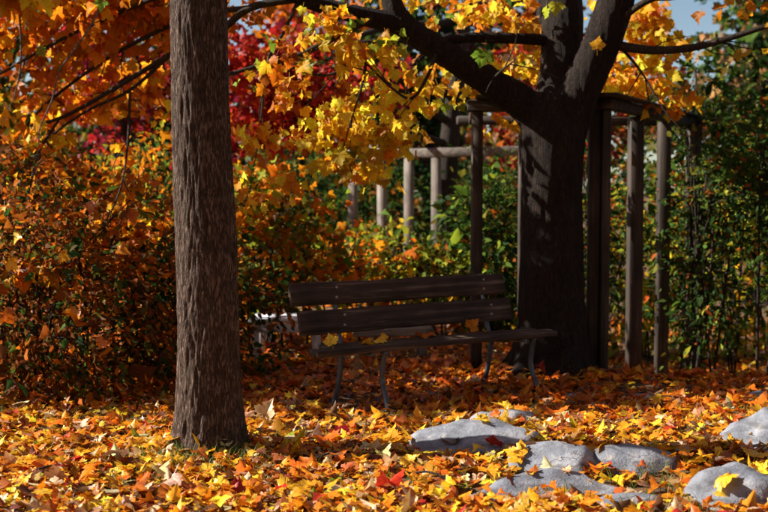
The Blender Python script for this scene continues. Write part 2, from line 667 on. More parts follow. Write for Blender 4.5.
def clump_leaves(L, centre, rad, n, pal, size, n_clump=None, droop=0.7, flat=0.6, clump_r=0.16, bias=None, upn=0.25, var=0.22):
    """Leaves gathered in clumps (twig ends) inside an ellipsoid."""
    centre = np.asarray(centre, float)
    rad = np.asarray(rad, float)
    nc = n_clump or max(3, n // 9)
    d = unit(nc)
    rr = rng.uniform(0.15, 1.0, (nc, 1)) ** 0.5
    cc = centre + d * rr * rad
    out = d.copy()
    k = rng.integers(0, nc, n)
    off = rng.normal(0, 1, (n, 3)) * clump_r * np.array([1, 1, flat])
    p = cc[k] + off
    tip = out[k] * 0.5 + unit(n) * 0.65 + np.array([0, 0, -droop]) + off * 2.0
    nr = unit(n) * 0.75 + out[k] * 0.35 + np.array([0, 0, upn])
    if bias is not None:
        nr = nr + np.asarray(bias)
    s = size * np.exp(rng.normal(0, var, n))
    cl, _ = colours(n, pal)
    tint = np.exp(rng.normal(0, 0.20, (nc, 1)))[k]
    L.add(p, frames(nr, tip), s, np.clip(cl * tint, 0.002, 0.9))
    return cc


# ================================================================== THE SETTING
def gh(x, y):
    """Ground height."""
    z = 0.035 * noise.noise(Vector((x * 0.55, y * 0.55, 0.3))) + 0.015 * noise.noise(Vector((x * 1.9, y * 1.9, 4.0)))
    z += 0.10 * math.exp(-(((x - 2.3) / 0.9) ** 2 + ((y - 6.3) / 0.8) ** 2))
    z += 0.05 * math.exp(-(((x - 0.8) / 0.8) ** 2 + ((y - 5.9) / 0.7) ** 2))
    z += 0.05 * math.exp(-(((x + 0.95) ** 2 + (y - 5.9) ** 2) / 0.12))
    z += 0.05 * math.exp(-(((x - 1.35) ** 2 + (y - 8.5) ** 2) / 0.5))
    tx = min(1.0, max(0.0, (x - 1.0) / 0.9))
    ty = min(1.0, max(0.0, (y - 8.15) / 1.9))
    z -= 0.42 * tx * tx * (3 - 2 * tx) * ty * ty * (3 - 2 * ty)
    z -= 0.05 * math.exp(-(((x + 0.3) ** 2 + (y - 7.3) ** 2) / 0.06))
    return z


def ground():
    def axis(a, b, fine0, fine1, step):
        mid = list(np.arange(fine0, fine1 + 1e-6, step))
        lo, x, s = [], fine0, step
        while x > a:
            s *= 1.35
            x -= s
            lo.append(max(x, a))
        hi, x, s = [], fine1, step
        while x < b:
            s *= 1.35
            x += s
            hi.append(min(x, b))
        return np.array(lo[::-1] + mid + hi)
    xs = axis(-160, 160, -6, 6, 0.09)
    ys = axis(-40, 300, 2.0, 14, 0.09)
    V = np.array([[x, y, gh(x, y) if abs(x) < 40 and y < 60 else 0.0] for y in ys for x in xs])
    nx = len(xs)
    i = np.arange(len(ys) - 1)[:, None] * nx
    j = np.arange(nx - 1)[None, :]
    F = np.stack([i + j, i + j + 1, i + nx + j + 1, i + nx + j], -1).reshape(-1, 4)
    o = link('ground', make_mesh('ground', V, F, M['soil'], True))
    o['kind'] = 'structure'
    o['label'] = 'leaf-strewn soil with sparse grass'
    return V, F


GV, GF = ground()

# ------------------------------------------------------------------ boulders
BV, BF = [], []


def boulder(px, base_y, wpx, hpx, label, depth=0.8, seed=0, D=None, rot=0.0, sharp=0.16):
    D = CAM[2] * FPX / (base_y - 200.0)
    for _ in range(4):                                   # front edge on the uneven ground at row base_y
        c = P(px, base_y, D)
        D = (CAM[2] - gh(c[0], c[1]) - 0.03) * FPX / (base_y - 200.0)
    wx = wpx / FPX * D / 2 * 1.22
    wy = wx * depth
    Yc = D + wy * 0.8
    c = P(px, base_y - hpx, Yc)
    z0 = gh(c[0], Yc)
    hz = max(0.04, (c[2] - z0) * 0.92)
    import bmesh
    bm = bmesh.new()
    bmesh.ops.create_icosphere(bm, subdivisions=4, radius=1.0)
    V = np.array([v.co for v in bm.verts])
    F = np.array([[v.index for v in f.verts] for f in bm.faces])
    bm.free()
    d = np.empty(len(V))
    for i, v in enumerate(V):
        q = Vector(v) * 1.1 + Vector((seed * 7.3, seed * 3.1, 0))
        d[i] = 1 + sharp * 1.2 * noise.noise(q) + sharp * 0.6 * noise.noise(q * 2.3) + 0.04 * noise.noise(q * 5) + 0.02 * noise.noise(q * 12)
        # flat facets
        f = abs(noise.noise(q * 1.7 + Vector((9, 1, 4))))
        d[i] -= 0.14 * max(0, 0.3 - f)
    fr = np.random.default_rng(seed + 40)
    for _ in range(14):                                  # cut by planes: broken faces
        nn = fr.normal(size=3)
        nn /= np.linalg.norm(nn)
        lim = fr.uniform(0.70, 0.95)
        dt = V @ nn
        over = dt > lim
        V[over] -= np.outer((dt[over] - lim) * 0.92, nn)
    V = V * d[:, None]
    cr, sr = math.cos(rot), math.sin(rot)
    X = V * np.array([wx * 1.2, wy * 1.15, hz * 2.1])
    X[:, 2] *= hz * 2.0 / X[:, 2].max()
    X[:, 2] -= hz
    X = np.column_stack([X[:, 0] * cr - X[:, 1] * sr, X[:, 0] * sr + X[:, 1] * cr, X[:, 2]])
    loc = np.array([c[0], Yc, z0])
    o = link('boulder', make_mesh('boulder', X, F, M['stone'], True), None, loc)
    tag(o, label, 'boulder', 'grey boulders half buried among the leaves')
    BF.append(F + sum(len(v) for v in BV))
    BV.append(X + loc)
    return o


boulder(478, 450, 118, 30, 'long low grey boulder lying in the sunny leaves before the bench', 0.7, 1, rot=0.1)
boulder(508, 424, 74, 18, 'thin grey stone slab peeping out behind the long low boulder', 0.8, 2)
boulder(549, 474, 88, 34, 'rounded grey boulder hump with a leaf in its hollow', 0.8, 3, sharp=0.12)
boulder(541, 496, 132, 26, 'cracked pale slab at the foot of the rounded boulder hump', 0.55, 4, sharp=0.22)
boulder(624, 471, 98, 30, 'smooth blue-grey boulder shaped like a low loaf', 0.7, 5, sharp=0.1)
boulder(734, 508, 104, 50, 'broad grey boulder with one face sloping into shade', 0.75, 16, rot=-0.3)
boulder(770, 449, 104, 48, 'large pale speckled boulder cut by the rise of the ground', 0.8, 7)
boulder(628, 504, 76, 11, 'flat grey stone barely showing through leaves between larger boulders', 0.6, 8)
boulder(640, 400, 44, 7, 'small flat stone in the shaded leaves before the pergola posts', 0.8, 9)
boulder(764, 398, 34, 8, 'small flat stone in the shaded leaves under the green shrubs', 0.8, 10)
boulder(574, 398, 28, 6, 'small grey stone in the shade near the broad trunk', 0.8, 11)
boulder(337, 428, 26, 7, 'small dark stone beside the iron bench legs', 0.8, 12)
nG = len(GV)
GT = quads_to_tris(GF)
BVH = BVHTree.FromPolygons([tuple(v) for v in np.vstack([GV] + BV)], [tuple(map(int, f)) for f in np.vstack([GT] + [f + nG for f in BF])])


def surf(x, y):
    h = BVH.ray_cast(Vector((x, y, 1.0)), Vector((0, 0, -1)))
    return h[0].z, h[1], h[2] >= len(GT)


# ================================================================== TREES
def bark_disp(amp, ridges, zs, flare=0.0, seed=0):
    def f(c, th, r):
        out = np.zeros((len(c), len(th)))
        ct, st = np.cos(th), np.sin(th)
        for i in range(len(c)):
            z = c[i, 2]
            fl = flare * math.exp(-max(z, 0) / 0.16)
            for j in range(len(th)):
                tw = 0.25 * noise.noise(Vector((ct[j] * 2, st[j] * 2, z * 1.3 + seed)))
                q = Vector((ct[j] * ridges + tw, st[j] * ridges + tw, z * zs + seed))
                v = 1 - 2.2 * abs(noise.noise(q))
                v2 = noise.noise(q * 2.7)
                out[i, j] = amp * (v + 0.35 * v2) * r[i] + fl * (1 + 0.6 * noise.noise(Vector((ct[j] * 1.6, st[j] * 1.6, seed)))) * r[i]
                out[i, j] += 0.075 * r[i] * noise.noise(Vector((ct[j], st[j], z * 0.9 + seed * 2)))
        return out
    return f


TRI = quads_to_tris


def add_tube(name, pts, radii, m, parent, seg=8, n=24, disp=None):
    V, F = tube(pts, radii, seg, n, disp)
    return part(name, V, TRI(F), m, parent, True)


# ---- slim maple (left trunk)
sx, sy = float(P(209, 455, 5.9)[0]), 5.9
slim = empty('slim_maple_tree', (sx, sy, 0), 'slim maple tree with ridged bark and one sunlit edge, left of bench', 'tree')
trunk_pts = [(sx, sy, -0.12), (sx + 0.005, sy, 0.25), (sx, sy, 1.0), (sx - 0.03, sy, 2.0), (sx - 0.04, sy + 0.02, 3.0), (sx - 0.02, sy + 0.05, 4.6), (sx, sy + 0.1, 6.2)]
V, F = tube(trunk_pts, [0.184, 0.174, 0.164, 0.152, 0.142, 0.10, 0.05], 150, 260, bark_disp(0.055, 8.5, 5.5, 0.36, 3.0))
part('trunk', V, TRI(F), M['bark'], slim, True)
L = Leaves()
for (dx, dy, z0, z1) in ((-1.9, 0.8, 3.3, 4.6), (1.6, 0.4, 3.6, 5.0), (-0.6, 1.6, 4.0, 5.6), (0.5, -1.5, 3.9, 5.2), (-1.3, -0.9, 4.3, 5.7)):
    p0 = np.array([sx, sy, z0])
    p2 = np.array([sx + dx, sy + dy, z1])
    pm = (p0 + p2) / 2 + [0, 0, 0.25]
    add_tube('branch', [p0, pm, p2], [0.05, 0.03, 0.01], M['bark'], slim, 7, 14)
    clump_leaves(L, p2, (1.0, 0.9, 0.6), 420, [(3, GOLD), (3, AMB), (2, ORG), (1, LIME)], 0.11)
for i in range(16):                                     # unseen front foliage over the viewer's head, added to cut sky light
    c = (rng.uniform(-3.2, 3.4), rng.uniform(0.2, 3.6), rng.uniform(3.6, 5.2))
    clump_leaves(L, c, (1.0, 0.8, 0.5), 230, [(3, GOLD), (3, AMB), (2, ORG), (1, LIME)], 0.12)
for (dx, dy, z0, z1) in ((1.2, -3.6, 3.4, 4.4), (-1.0, -3.4, 3.2, 4.3), (2.8, -4.4, 3.8, 4.8)):
    p0 = np.array([sx, sy, z0])
    p2 = np.array([sx + dx, sy + dy, z1])
    add_tube('branch', [p0, (p0 + p2) / 2 + [0, 0, 0.3], p2], [0.06, 0.04, 0.012], M['bark'], slim, 7, 14)
emit(L, T_FAR, M['leaf'], slim)

# ---- broad maple (right trunk) with long sprays reaching over the bench to the left
YB = 8.5
bx0 = float(P(549, 380, YB)[0])
broad = empty('broad_maple_tree', (bx0, YB, 0), 'broad dark forked maple tree behind the bench with yellow and orange leaves', 'tree')


def at(px, py, dY=0.0):
    return P(px, py, YB + dY)


def px2m(w):
    return w / FPX * YB


import bmesh
pieces = []
for pts, rad in (
    ([np.append(at(549, 380)[:2], -0.15), at(549, 372), at(551, 330), at(551, 250), at(552, 180), at(553, 130), at(556, 95)], [50, 42, 34, 30.5, 29, 31, 26]),
    ([at(552, 140), at(528, 108), at(490, 82, -0.05), at(440, 50, -0.1), at(402, 22, -0.1), at(388, -14, -0.1), at(380, -70, -0.1)], [21, 17, 14, 12.5, 11, 8, 6]),
    ([at(556, 130), at(560, 80, 0.12), at(562, 30, 0.2), at(561, -30, 0.3), at(560, -140, 0.4)], [25, 21, 20, 19, 14]),
    ([at(560, 135), at(577, 98, -0.08), at(594, 62, -0.14), at(608, 25, -0.2), at(622, -20, -0.25), at(650, -120, -0.3)], [24, 20, 18, 17, 16, 12]),
):
    pieces.append(tube(pts, [px2m(r) for r in rad], 28, 60))
V, F = join(pieces)
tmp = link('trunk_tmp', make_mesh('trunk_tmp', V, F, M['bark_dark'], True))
mod = tmp.modifiers.new('r', 'REMESH')
mod.mode = 'VOXEL'
mod.voxel_size = 0.021
sm = tmp.modifiers.new('s', 'SMOOTH')
sm.iterations = 6
dg = bpy.context.evaluated_depsgraph_get()
me = bpy.data.meshes.new_from_object(tmp.evaluated_get(dg))
bpy.data.objects.remove(tmp)
nv = len(me.vertices)
co = np.empty(nv * 3, np.float32)
no = np.empty(nv * 3, np.float32)
me.vertices.foreach_get('co', co)
me.vertices.foreach_get('normal', no)
co = co.reshape(-1, 3).astype(float)
no = no.reshape(-1, 3)
dd = np.array([0.012 * (1 - 2.2 * abs(noise.noise(Vector((x * 17, y * 17, z * 2.6))))) + 0.012 * noise.noise(Vector((x * 3, y * 3, z * 2))) for x, y, z in co])
ang = np.arctan2(co[:, 1] - YB, co[:, 0] - bx0)
root = np.exp(-np.maximum(co[:, 2], 0) / 0.13) * (0.11 * np.maximum(0, np.sin(ang * 5 + 1.0)) + 0.015)
co = co + no * (dd + root)[:, None]
me.vertices.foreach_set('co', (co - np.array([bx0, YB, 0])).astype(np.float32).ravel())
me.polygons.foreach_set('use_smooth', np.ones(len(me.polygons), bool))
me.materials.clear()
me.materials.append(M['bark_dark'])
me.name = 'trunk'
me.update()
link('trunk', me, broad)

# branches: (pixels with depth offsets, start px radius, end px radius, twigs)
BR = [
    ([(402, 24, -.1), (355, 14, -.2), (300, -2, -.3), (240, -30, -.4)], 11, 5),
    ([(552, 40, .15), (505, 38, .0), (462, 38, -.08), (432, 46, -.1)], 6, 4.5),
    ([(608, 44, -.2), (650, 50, -.3), (690, 48, -.4), (730, 38, -.5), (790, 18, -.6)], 5, 2.2),
    ([(372, 18, -.2), (340, 34, -.4), (300, 55, -.5), (258, 66, -.6), (222, 76, -.6)], 4, 1.6),
    ([(340, 36, -.4), (352, 52, -.4), (340, 70, -.4), (318, 75, -.4), (285, 64, -.5)], 1.8, 0.9),
    ([(438, 48, -.1), (428, 75, -.4), (412, 98, -.5), (392, 88, -.6), (365, 62, -.6)], 2.0, 0.9),
    ([(366, 62, -.6), (362, 85, -.6), (356, 105, -.6), (348, 130, -.6)], 1.6, 0.6),
    ([(300, -2, -.3), (250, 8, -.2), (215, 35, 0), (170, 55, .3), (120, 85, .5), (60, 118, .8), (-20, 142, 1.0)], 4.0, 1.8),
    ([(250, 8, -.2), (200, 14, .2), (140, 40, .5), (90, 70, .7), (40, 110, .8), (10, 150, .9)], 3.0, 1.2),
    ([(240, -30, -.4), (170, -8, 0), (120, 12, .3), (60, 40, .5), (0, 74, .7)], 3.4, 1.4),
    ([(240, -30, -.4), (160, -40, 0), (80, -12, .4), (20, 6, .5), (-40, 20, .6)], 4.0, 2.0),
    ([(170, 55, .3), (130, 90, .5), (85, 112, .6), (45, 142, .6), (5, 190, .7)], 2.2, 0.8),
    ([(60, 118, .8), (40, 150, .4), (30, 190, -.2), (26, 250, -.8)], 1.6, 0.7),
    ([(130, 90, .5), (128, 140, .3), (120, 190, -.1), (96, 240, -.6)], 1.6, 0.7),
    ([(300, -4, -.3), (285, 30, -.3), (268, 60, -.4), (262, 110, -.4), (258, 150, -.4)], 2.0, 0.7),
    ([(608, 30, -.2), (640, 5, -.4), (670, -10, -.5), (700, -40, -.6)], 4, 2),
    ([(620, 46, -.2), (640, 70, -.3), (655, 95, -.4)], 1.8, 0.7),
    ([(490, 82, -.05), (500, 72, -.4), (515, 60, -.5)], 1.6, 0.7),
]
paths = []
for pts, r0, r1 in BR:
    q = [at(a, b, c) for a, b, c in pts]
    rr = np.linspace(r0, r1, len(q))
    ps = [tube(q, [px2m(r) for r in rr], 7, 30)]
    cur = catmull(q, 30)
    paths.append(cur)
    for i in range(max(2, len(q))):                    # side twigs of this branch
        k = rng.integers(len(cur) // 4, len(cur) - 1)
        d = cur[k] - cur[k - 1]
        d = d / np.linalg.norm(d) + rng.normal(0, 0.5, 3) + [0, 0, -0.35]
        d /= np.linalg.norm(d)
        ln = rng.uniform(0.2, 0.5)
        e = cur[k] + d * ln
        ps.append(tube([cur[k], (cur[k] + e) / 2 + rng.normal(0, 0.02, 3), e], [0.006, 0.004, 0.002], 5, 8))
    V, F = join(ps)
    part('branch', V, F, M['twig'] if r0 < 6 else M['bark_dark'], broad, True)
# two pale hanging shoots that cross the orange leaves
for pts in ([(100, -6, 0), (96, 16, 0), (78, 45, 0), (60, 70, 0), (52, 100, 0), (40, 128, 0), (38, 152, 0)], [(18, -6, .1), (21, 40, .1), (20, 70, .1), (14, 100, .1)]):
    add_tube('branch', [at(*q) for q in pts], np.linspace(0.010, 0.004, len(pts)), M['twig_grey'], broad, 6, 30)

PY = [(6, YEL), (4, GOLD), (1, AMB), (0.4, LIME)]
PO = [(3, GOLD), (5, AMB), (3, ORG), (0.6, RUST)]
POY = [(3, YEL), (4, GOLD), (4, AMB), (1, ORG)]
CL = [  # px, py, depth offset, radius px x, y, n, palette, size
    (352, 56, -.4, 50, 26, 90, PY, .088), (320, 40, -.3, 40, 26, 60, POY, .085), (392, 92, -.5, 36, 30, 80, PY, .085),
    (372, 128, -.5, 46, 30, 120, PY, .088), (345, 120, -.5, 40, 30, 80, PY, .085), (330, 152, -.4, 40, 22, 70, PY, .085), (384, 160, -.5, 26, 24, 46, PY, .09), (380, 176, -.5, 14, 10, 12, PY, .09),
    (410, 130, -.4, 30, 22, 36, PY, .08), (300, 95, -.2, 34, 26, 40, POY, .08), (275, 62, -.3, 30, 30, 40, PO, .08), (262, 128, -.4, 26, 30, 46, POY, .08), (250, 190, -.3, 16, 30, 26, POY, .08),
    (300, 175, -.2, 24, 16, 22, POY, .08),
    (430, 6, .2, 60, 22, 80, POY, .08), (500, 14, .3, 44, 20, 60, POY, .08), (515, 66, .4, 30, 16, 50, PY, .08), (470, 100, .5, 40, 12, 40, PY, .08), (500, 126, .6, 30, 14, 26, POY, .08),
    (640, 40, .8, 40, 34, 110, POY, .085), (632, 82, .8, 40, 24, 90, POY, .085), (662, 98, .8, 30, 14, 40, POY, .085), (600, 96, .8, 20, 16, 24, PY, .08), 
    (764, 56, -.6, 10, 12, 7, PY, .1), (735, -2, -.2, 30, 10, 16, POY, .085), (760, 4, 0, 40, 10, 20, [(1, OLIVE), (1, AMB)], .08),
    (30, 30, .8, 66, 36, 150, PO, .09), (110, 24, .9, 60, 34, 140, PO, .09), (60, 80, 1.0, 70, 40, 170, PO, .09), (135, 75, 1.1, 44, 36, 90, PO, .09), (15, 120, .7, 56, 36, 110, POY, .09),
    (90, 130, 1.1, 46, 30, 80, PO, .09), (20, 170, .7, 40, 26, 60, POY, .09), (60, 175, .9, 50, 20, 50, PO, .09), (150, 20, 1.0, 30, 30, 60, PO, .09), (165, 110, 1.2, 16, 40, 24, PO, .09), (120, 190, .9, 50, 14, 36, PO, .09),
    (240, 20, .5, 30, 26, 50, PO, .085), (200, 40, .6, 40, 40, 50, PO, .085),
    (-60, 60, .8, 60, 60, 120, PO, .09),
    (70, 212, .2, 60, 12, 34, PO, .095), (125, 222, .2, 44, 10, 24, [(2, AMB), (3, ORG)], .095), (30, 240, 0, 30, 14, 16, POY, .09),
    (20, 200, -.5, 40, 16, 40, PO, .095), (70, 235, -.6, 50, 14, 46, PO, .095), (130, 205, -.2, 40, 16, 40, PO, .095), (150, 250, -.1, 20, 22, 26, PO, .095), (25, 262, -.9, 30, 14, 22, PO, .09), (105, 262, -.7, 40, 10, 22, PO, .09),
    (640, 55, .9, 44, 40, 110, PY, .085), (620, 20, .9, 30, 20, 50, POY, .085), (520, 45, .7, 24, 34, 40, POY, .08), (440, 70, .6, 26, 24, 30, POY, .08),
]
L = Leaves()
for (px, py, dY, rx, ry, n, pal, size) in CL:
    th = 0.30
    mid = 230 < px < 425 and py > 20
    if mid:                                              # a thin hanging sheet that recedes to the right
        dY = -0.45 + (px - 350) / 100 * 0.45
        th = 0.12
    c = at(px, py, dY)
    k = (YB + dY) / FPX
    clump_leaves(L, c, (rx * k, th, ry * k), int(n * (0.75 if mid else 1.0)), pal, size, droop=0.75, clump_r=0.10, bias=(-0.5, -0.4, 0.1))
# scattered still-green leaves
for (px, py) in ((313, 22), (345, 26), (330, 36), (268, 38), (250, 60), (248, 80), (372, 44), (290, 70), (104, 4), (40, 42), (545, 2), (440, 22), (485, 52), (275, 74), (395, 38)):
    c = at(px, py, -0.7)
    clump_leaves(L, c, (0.05, 0.05, 0.04), 2, [(1, (0.20, 0.34, 0.04)), (1, LIME)], 0.075, 1, clump_r=0.05, bias=(0, -0.5, 0))
emit(L, T_CANOPY, M['leaf'], broad, 300, 6.0, 'lower_crown')
# unseen upper crown, placed to shade the ground and opened towards the sun
def drop_mask(p):
    """Leaves of the high crown that stay: openings are shaped to let sun onto the sprays and dapple the ground."""
    sh, tn = S.to_2d().normalized(), math.tan(SUN_EL)
    gone = np.zeros(len(p), bool)
    for x0, x1, y0, y1, z0, z1, pr in ((-0.9, 0.5, 7.4, 8.5, 1.95, 3.1, 1.0), (1.5, 2.7, 8.8, 10.0, 1.9, 3.3, 0.95), (0.4, 1.4, 8.6, 9.5, 2.2, 3.2, 0.9), (-3.3, -1.3, 8.4, 9.9, 1.9, 3.2, 0.45)):
        for xs in np.linspace(x0, x1, 6):
            t = (xs - p[:, 0]) / -sh.x
            yy, zz = p[:, 1] - sh.y * t, p[:, 2] - tn * t
            gone |= (t > 0.3) & (yy > y0) & (yy < y1) & (zz > z0) & (zz < z1) & (rng.uniform(size=len(p)) < pr)
    t = p[:, 2] / tn
    g = np.column_stack([p[:, 0] - sh.x * t, p[:, 1] - sh.y * t])
    nz = np.array([noise.noise(Vector((a * 1.5, b * 1.9, 2.2))) for a, b in g])
    return ~(gone | (nz > 0.17))


L = Leaves()
for i in range(20):
    c = np.array([rng.uniform(-4.2, -2.3), rng.uniform(7.7, 9.4), rng.uniform(3.1, 3.35)])
    clump_leaves(L, c, (0.6, 0.45, 0.14), 130, POY, 0.11, clump_r=0.15)
for i in range(16):
    c = np.array([rng.uniform(-3.3, -1.7), rng.uniform(7.5, 8.8), rng.uniform(3.05, 3.3)])
    clump_leaves(L, c, (0.45, 0.35, 0.12), 130, POY, 0.11, clump_r=0.13)
for i in range(30):  # overhead foliage added to block sky light
    c = np.array([rng.uniform(-1.2, 5.0), rng.uniform(6.0, 11.5), rng.uniform(4.4, 6.6)])
    clump_leaves(L, c, (1.0, 0.9, 0.5), 240, POY, 0.11, clump_r=0.2)
p, R, s_, c = L.arrays()
km = drop_mask(p)
L = Leaves()
L.add(p[km], R[km], s_[km], c[km])
for i in range(10):  # extra clumps added to shade the broad trunk
    clump_leaves(L, (rng.uniform(-2.9, -1.5), rng.uniform(8.8, 9.3), rng.uniform(3.0, 3.9)), (0.35, 0.2, 0.25), 90, PO, 0.10, clump_r=0.12)
emit(L, T_FAR, M['leaf'], broad, 0, 0, 'upper_crown')


# ------------------------------------------------------------------ shrubs and background trees
def shrub(name, x, y, rx, ry, h, n, pal, size, label, cat='shrub', n_obj=40, stems=9, tm=None, low=0.12, group=None, clump_r=0.10, stem_r=0.012, m='small', bare=0.0, per=14):
    z0 = gh(x, y)
    o = empty(name, (x, y, z0), label, cat, group)
    L = Leaves()
    c = np.array([x, y, z0 + low * h + h * (1 - low) / 2 + bare * 0.5])
    cc = clump_leaves(L, c, (rx, ry, h * (1 - low) / 2), n, pal, size, max(8, n // per), droop=0.3, clump_r=clump_r, flat=0.8, var=0.36)
    keep = L.p[0][:, 2] > z0 + 0.02
    L.p[0], L.R[0], L.s[0], L.c[0] = L.p[0][keep], L.R[0][keep], L.s[0][keep], L.c[0][keep]
    cc = cc[cc[:, 2] > z0 + 0.1]
    for i in range(stems):
        b = np.array([x + rng.normal(0, rx * 0.22), y + rng.normal(0, ry * 0.22), z0 - 0.05])
        mine = cc[rng.integers(0, len(cc), 6)]
        top = mine[np.argmax(mine[:, 2])]
        mid = b * 0.55 + top * 0.45 + np.array([0, 0, h * 0.12]) + rng.normal(0, 0.05, 3)
        ps = [tube([b, mid, top], [stem_r, stem_r * 0.75, stem_r * 0.35], 6, 16)]
        for e in mine[:5]:
            s0 = mid * 0.6 + (b if e[2] < mid[2] else top) * 0.4
            ps.append(tube([s0, (s0 + e) / 2 + rng.normal(0, 0.04, 3), e], [stem_r * 0.5, stem_r * 0.4, stem_r * 0.2], 5, 8))
        V, F = join(ps)
        part('stem', V, F, M['twig'], o, True)
    emit(L, tm or T_OVAL, M[m], o, n_obj, 5.0, 'foliage')
    return o


PB1 = [(5, (0.28, 0.08, 0.012)), (3, (0.11, 0.085, 0.014)), (1.3, GRN), (4, (0.13, 0.05, 0.018)), (2.2, ORG), (1.5, DGRN)]
PB2 = [(4, DGRN), (2, (0.09, 0.075, 0.014)), (2, (0.20, 0.06, 0.012)), (0.6, ORG)]
PB3 = [(3.5, AMB), (2.5, OLIVE), (3, LIME), (2.6, ORG), (1, GRN)]
PB4 = [(4, LIME), (3, GRN), (2, OLIVE), (1, GOLD), (0.6, ORG)]
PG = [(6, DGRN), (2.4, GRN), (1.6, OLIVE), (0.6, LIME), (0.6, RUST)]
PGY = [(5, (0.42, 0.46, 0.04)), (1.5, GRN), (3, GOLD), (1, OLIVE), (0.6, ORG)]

shrub('autumn_shrub', -2.5, 7.75, 1.15, 0.8, 1.6, 8500, PB1, 0.055, 'dense rust and olive shrub at the sunny leaf edge beside the slim trunk', n_obj=150, stems=14, low=-0.25, per=40, clump_r=0.13)
shrub('autumn_shrub', -1.55, 8.5, 0.75, 0.6, 1.3, 4500, PB2, 0.06, 'dark green and rust shrub in deep shade behind the slim trunk', n_obj=60, stems=10, low=-0.25, per=40, clump_r=0.13)
shrub('autumn_shrub', -3.3, 9.0, 1.0, 0.8, 2.0, 4200, PB1, 0.065, 'taller brown and green shrub behind the dense rust shrub', n_obj=40, stems=10, low=-0.1)
shrub('autumn_shrub', -2.4, 10.6, 0.9, 0.7, 2.1, 3200, PB3, 0.065, 'olive and orange shrub under the orange maple sprays', n_obj=40, stems=10, low=-0.1)
shrub('autumn_shrub', -1.1, 10.1, 0.6, 0.5, 1.8, 1500, PB3, 0.072, 'orange and olive shrub behind the left end of the bench', n_obj=150, stems=12, low=0.2, tm=T_FAR, per=20, clump_r=0.14)
shrub('autumn_shrub', -0.4, 10.7, 0.6, 0.5, 1.1, 480, PB3, 0.075, 'loose amber shrub behind the bench planks', n_obj=80, stems=9, low=0.25, tm=T_FAR, clump_r=0.14)
shrub('leafy_shrub', 0.05, 11.6, 0.7, 0.6, 1.15, 800, PB4, 0.085, 'bright lime green shrub before the grey trellis', n_obj=80, stems=9, low=0.25)
shrub('leafy_shrub', 0.5, 10.9, 0.45, 0.5, 1.1, 560, PB4, 0.085, 'lime and gold shrub between bench and slender pergola post', n_obj=80, stems=8, low=0.25)
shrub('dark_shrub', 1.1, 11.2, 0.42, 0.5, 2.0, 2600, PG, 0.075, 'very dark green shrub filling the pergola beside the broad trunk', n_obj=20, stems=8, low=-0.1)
# right-hand green screen
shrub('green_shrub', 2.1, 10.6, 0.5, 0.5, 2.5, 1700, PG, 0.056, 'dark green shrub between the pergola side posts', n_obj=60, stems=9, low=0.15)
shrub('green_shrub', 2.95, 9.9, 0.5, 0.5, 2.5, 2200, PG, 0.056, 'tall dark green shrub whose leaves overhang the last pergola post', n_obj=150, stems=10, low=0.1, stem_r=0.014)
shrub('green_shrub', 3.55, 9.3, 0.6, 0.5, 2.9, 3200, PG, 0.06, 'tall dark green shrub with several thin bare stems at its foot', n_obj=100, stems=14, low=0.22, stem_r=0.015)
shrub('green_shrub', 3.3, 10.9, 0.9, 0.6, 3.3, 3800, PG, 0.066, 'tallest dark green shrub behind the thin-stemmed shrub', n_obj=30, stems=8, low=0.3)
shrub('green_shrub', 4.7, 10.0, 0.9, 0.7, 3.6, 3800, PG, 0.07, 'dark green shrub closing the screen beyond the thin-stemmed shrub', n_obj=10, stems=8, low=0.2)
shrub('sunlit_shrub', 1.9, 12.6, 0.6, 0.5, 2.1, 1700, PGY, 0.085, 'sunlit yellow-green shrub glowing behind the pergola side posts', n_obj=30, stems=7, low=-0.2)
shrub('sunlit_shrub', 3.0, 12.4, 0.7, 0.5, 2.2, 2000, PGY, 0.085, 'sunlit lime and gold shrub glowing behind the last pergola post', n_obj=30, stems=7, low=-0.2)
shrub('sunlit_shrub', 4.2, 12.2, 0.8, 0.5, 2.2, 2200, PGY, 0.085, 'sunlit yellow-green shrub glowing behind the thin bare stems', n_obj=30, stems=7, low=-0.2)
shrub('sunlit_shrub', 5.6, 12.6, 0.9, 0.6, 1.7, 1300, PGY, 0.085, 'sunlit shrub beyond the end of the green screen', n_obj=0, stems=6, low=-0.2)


for (x, y, h, lab) in ((-1.6, 17.2, 2.6, 'dark evergreen shrub far behind the loose amber shrub'), (0.0, 16.6, 2.3, 'dark evergreen shrub just behind the grey trellis posts'), (1.5, 16.9, 2.4, 'dark evergreen shrub behind the right end of the grey trellis'), (-3.4, 16.9, 2.5, 'dark evergreen shrub far behind the tall brown and green shrub')):
    shrub('evergreen_shrub', x, y, 0.95, 0.6, h, 2000, [(5, DGRN), (2, GRN), (1, OLIVE)], 0.11, lab, n_obj=0, stems=5, low=-0.2, clump_r=0.16, per=25)


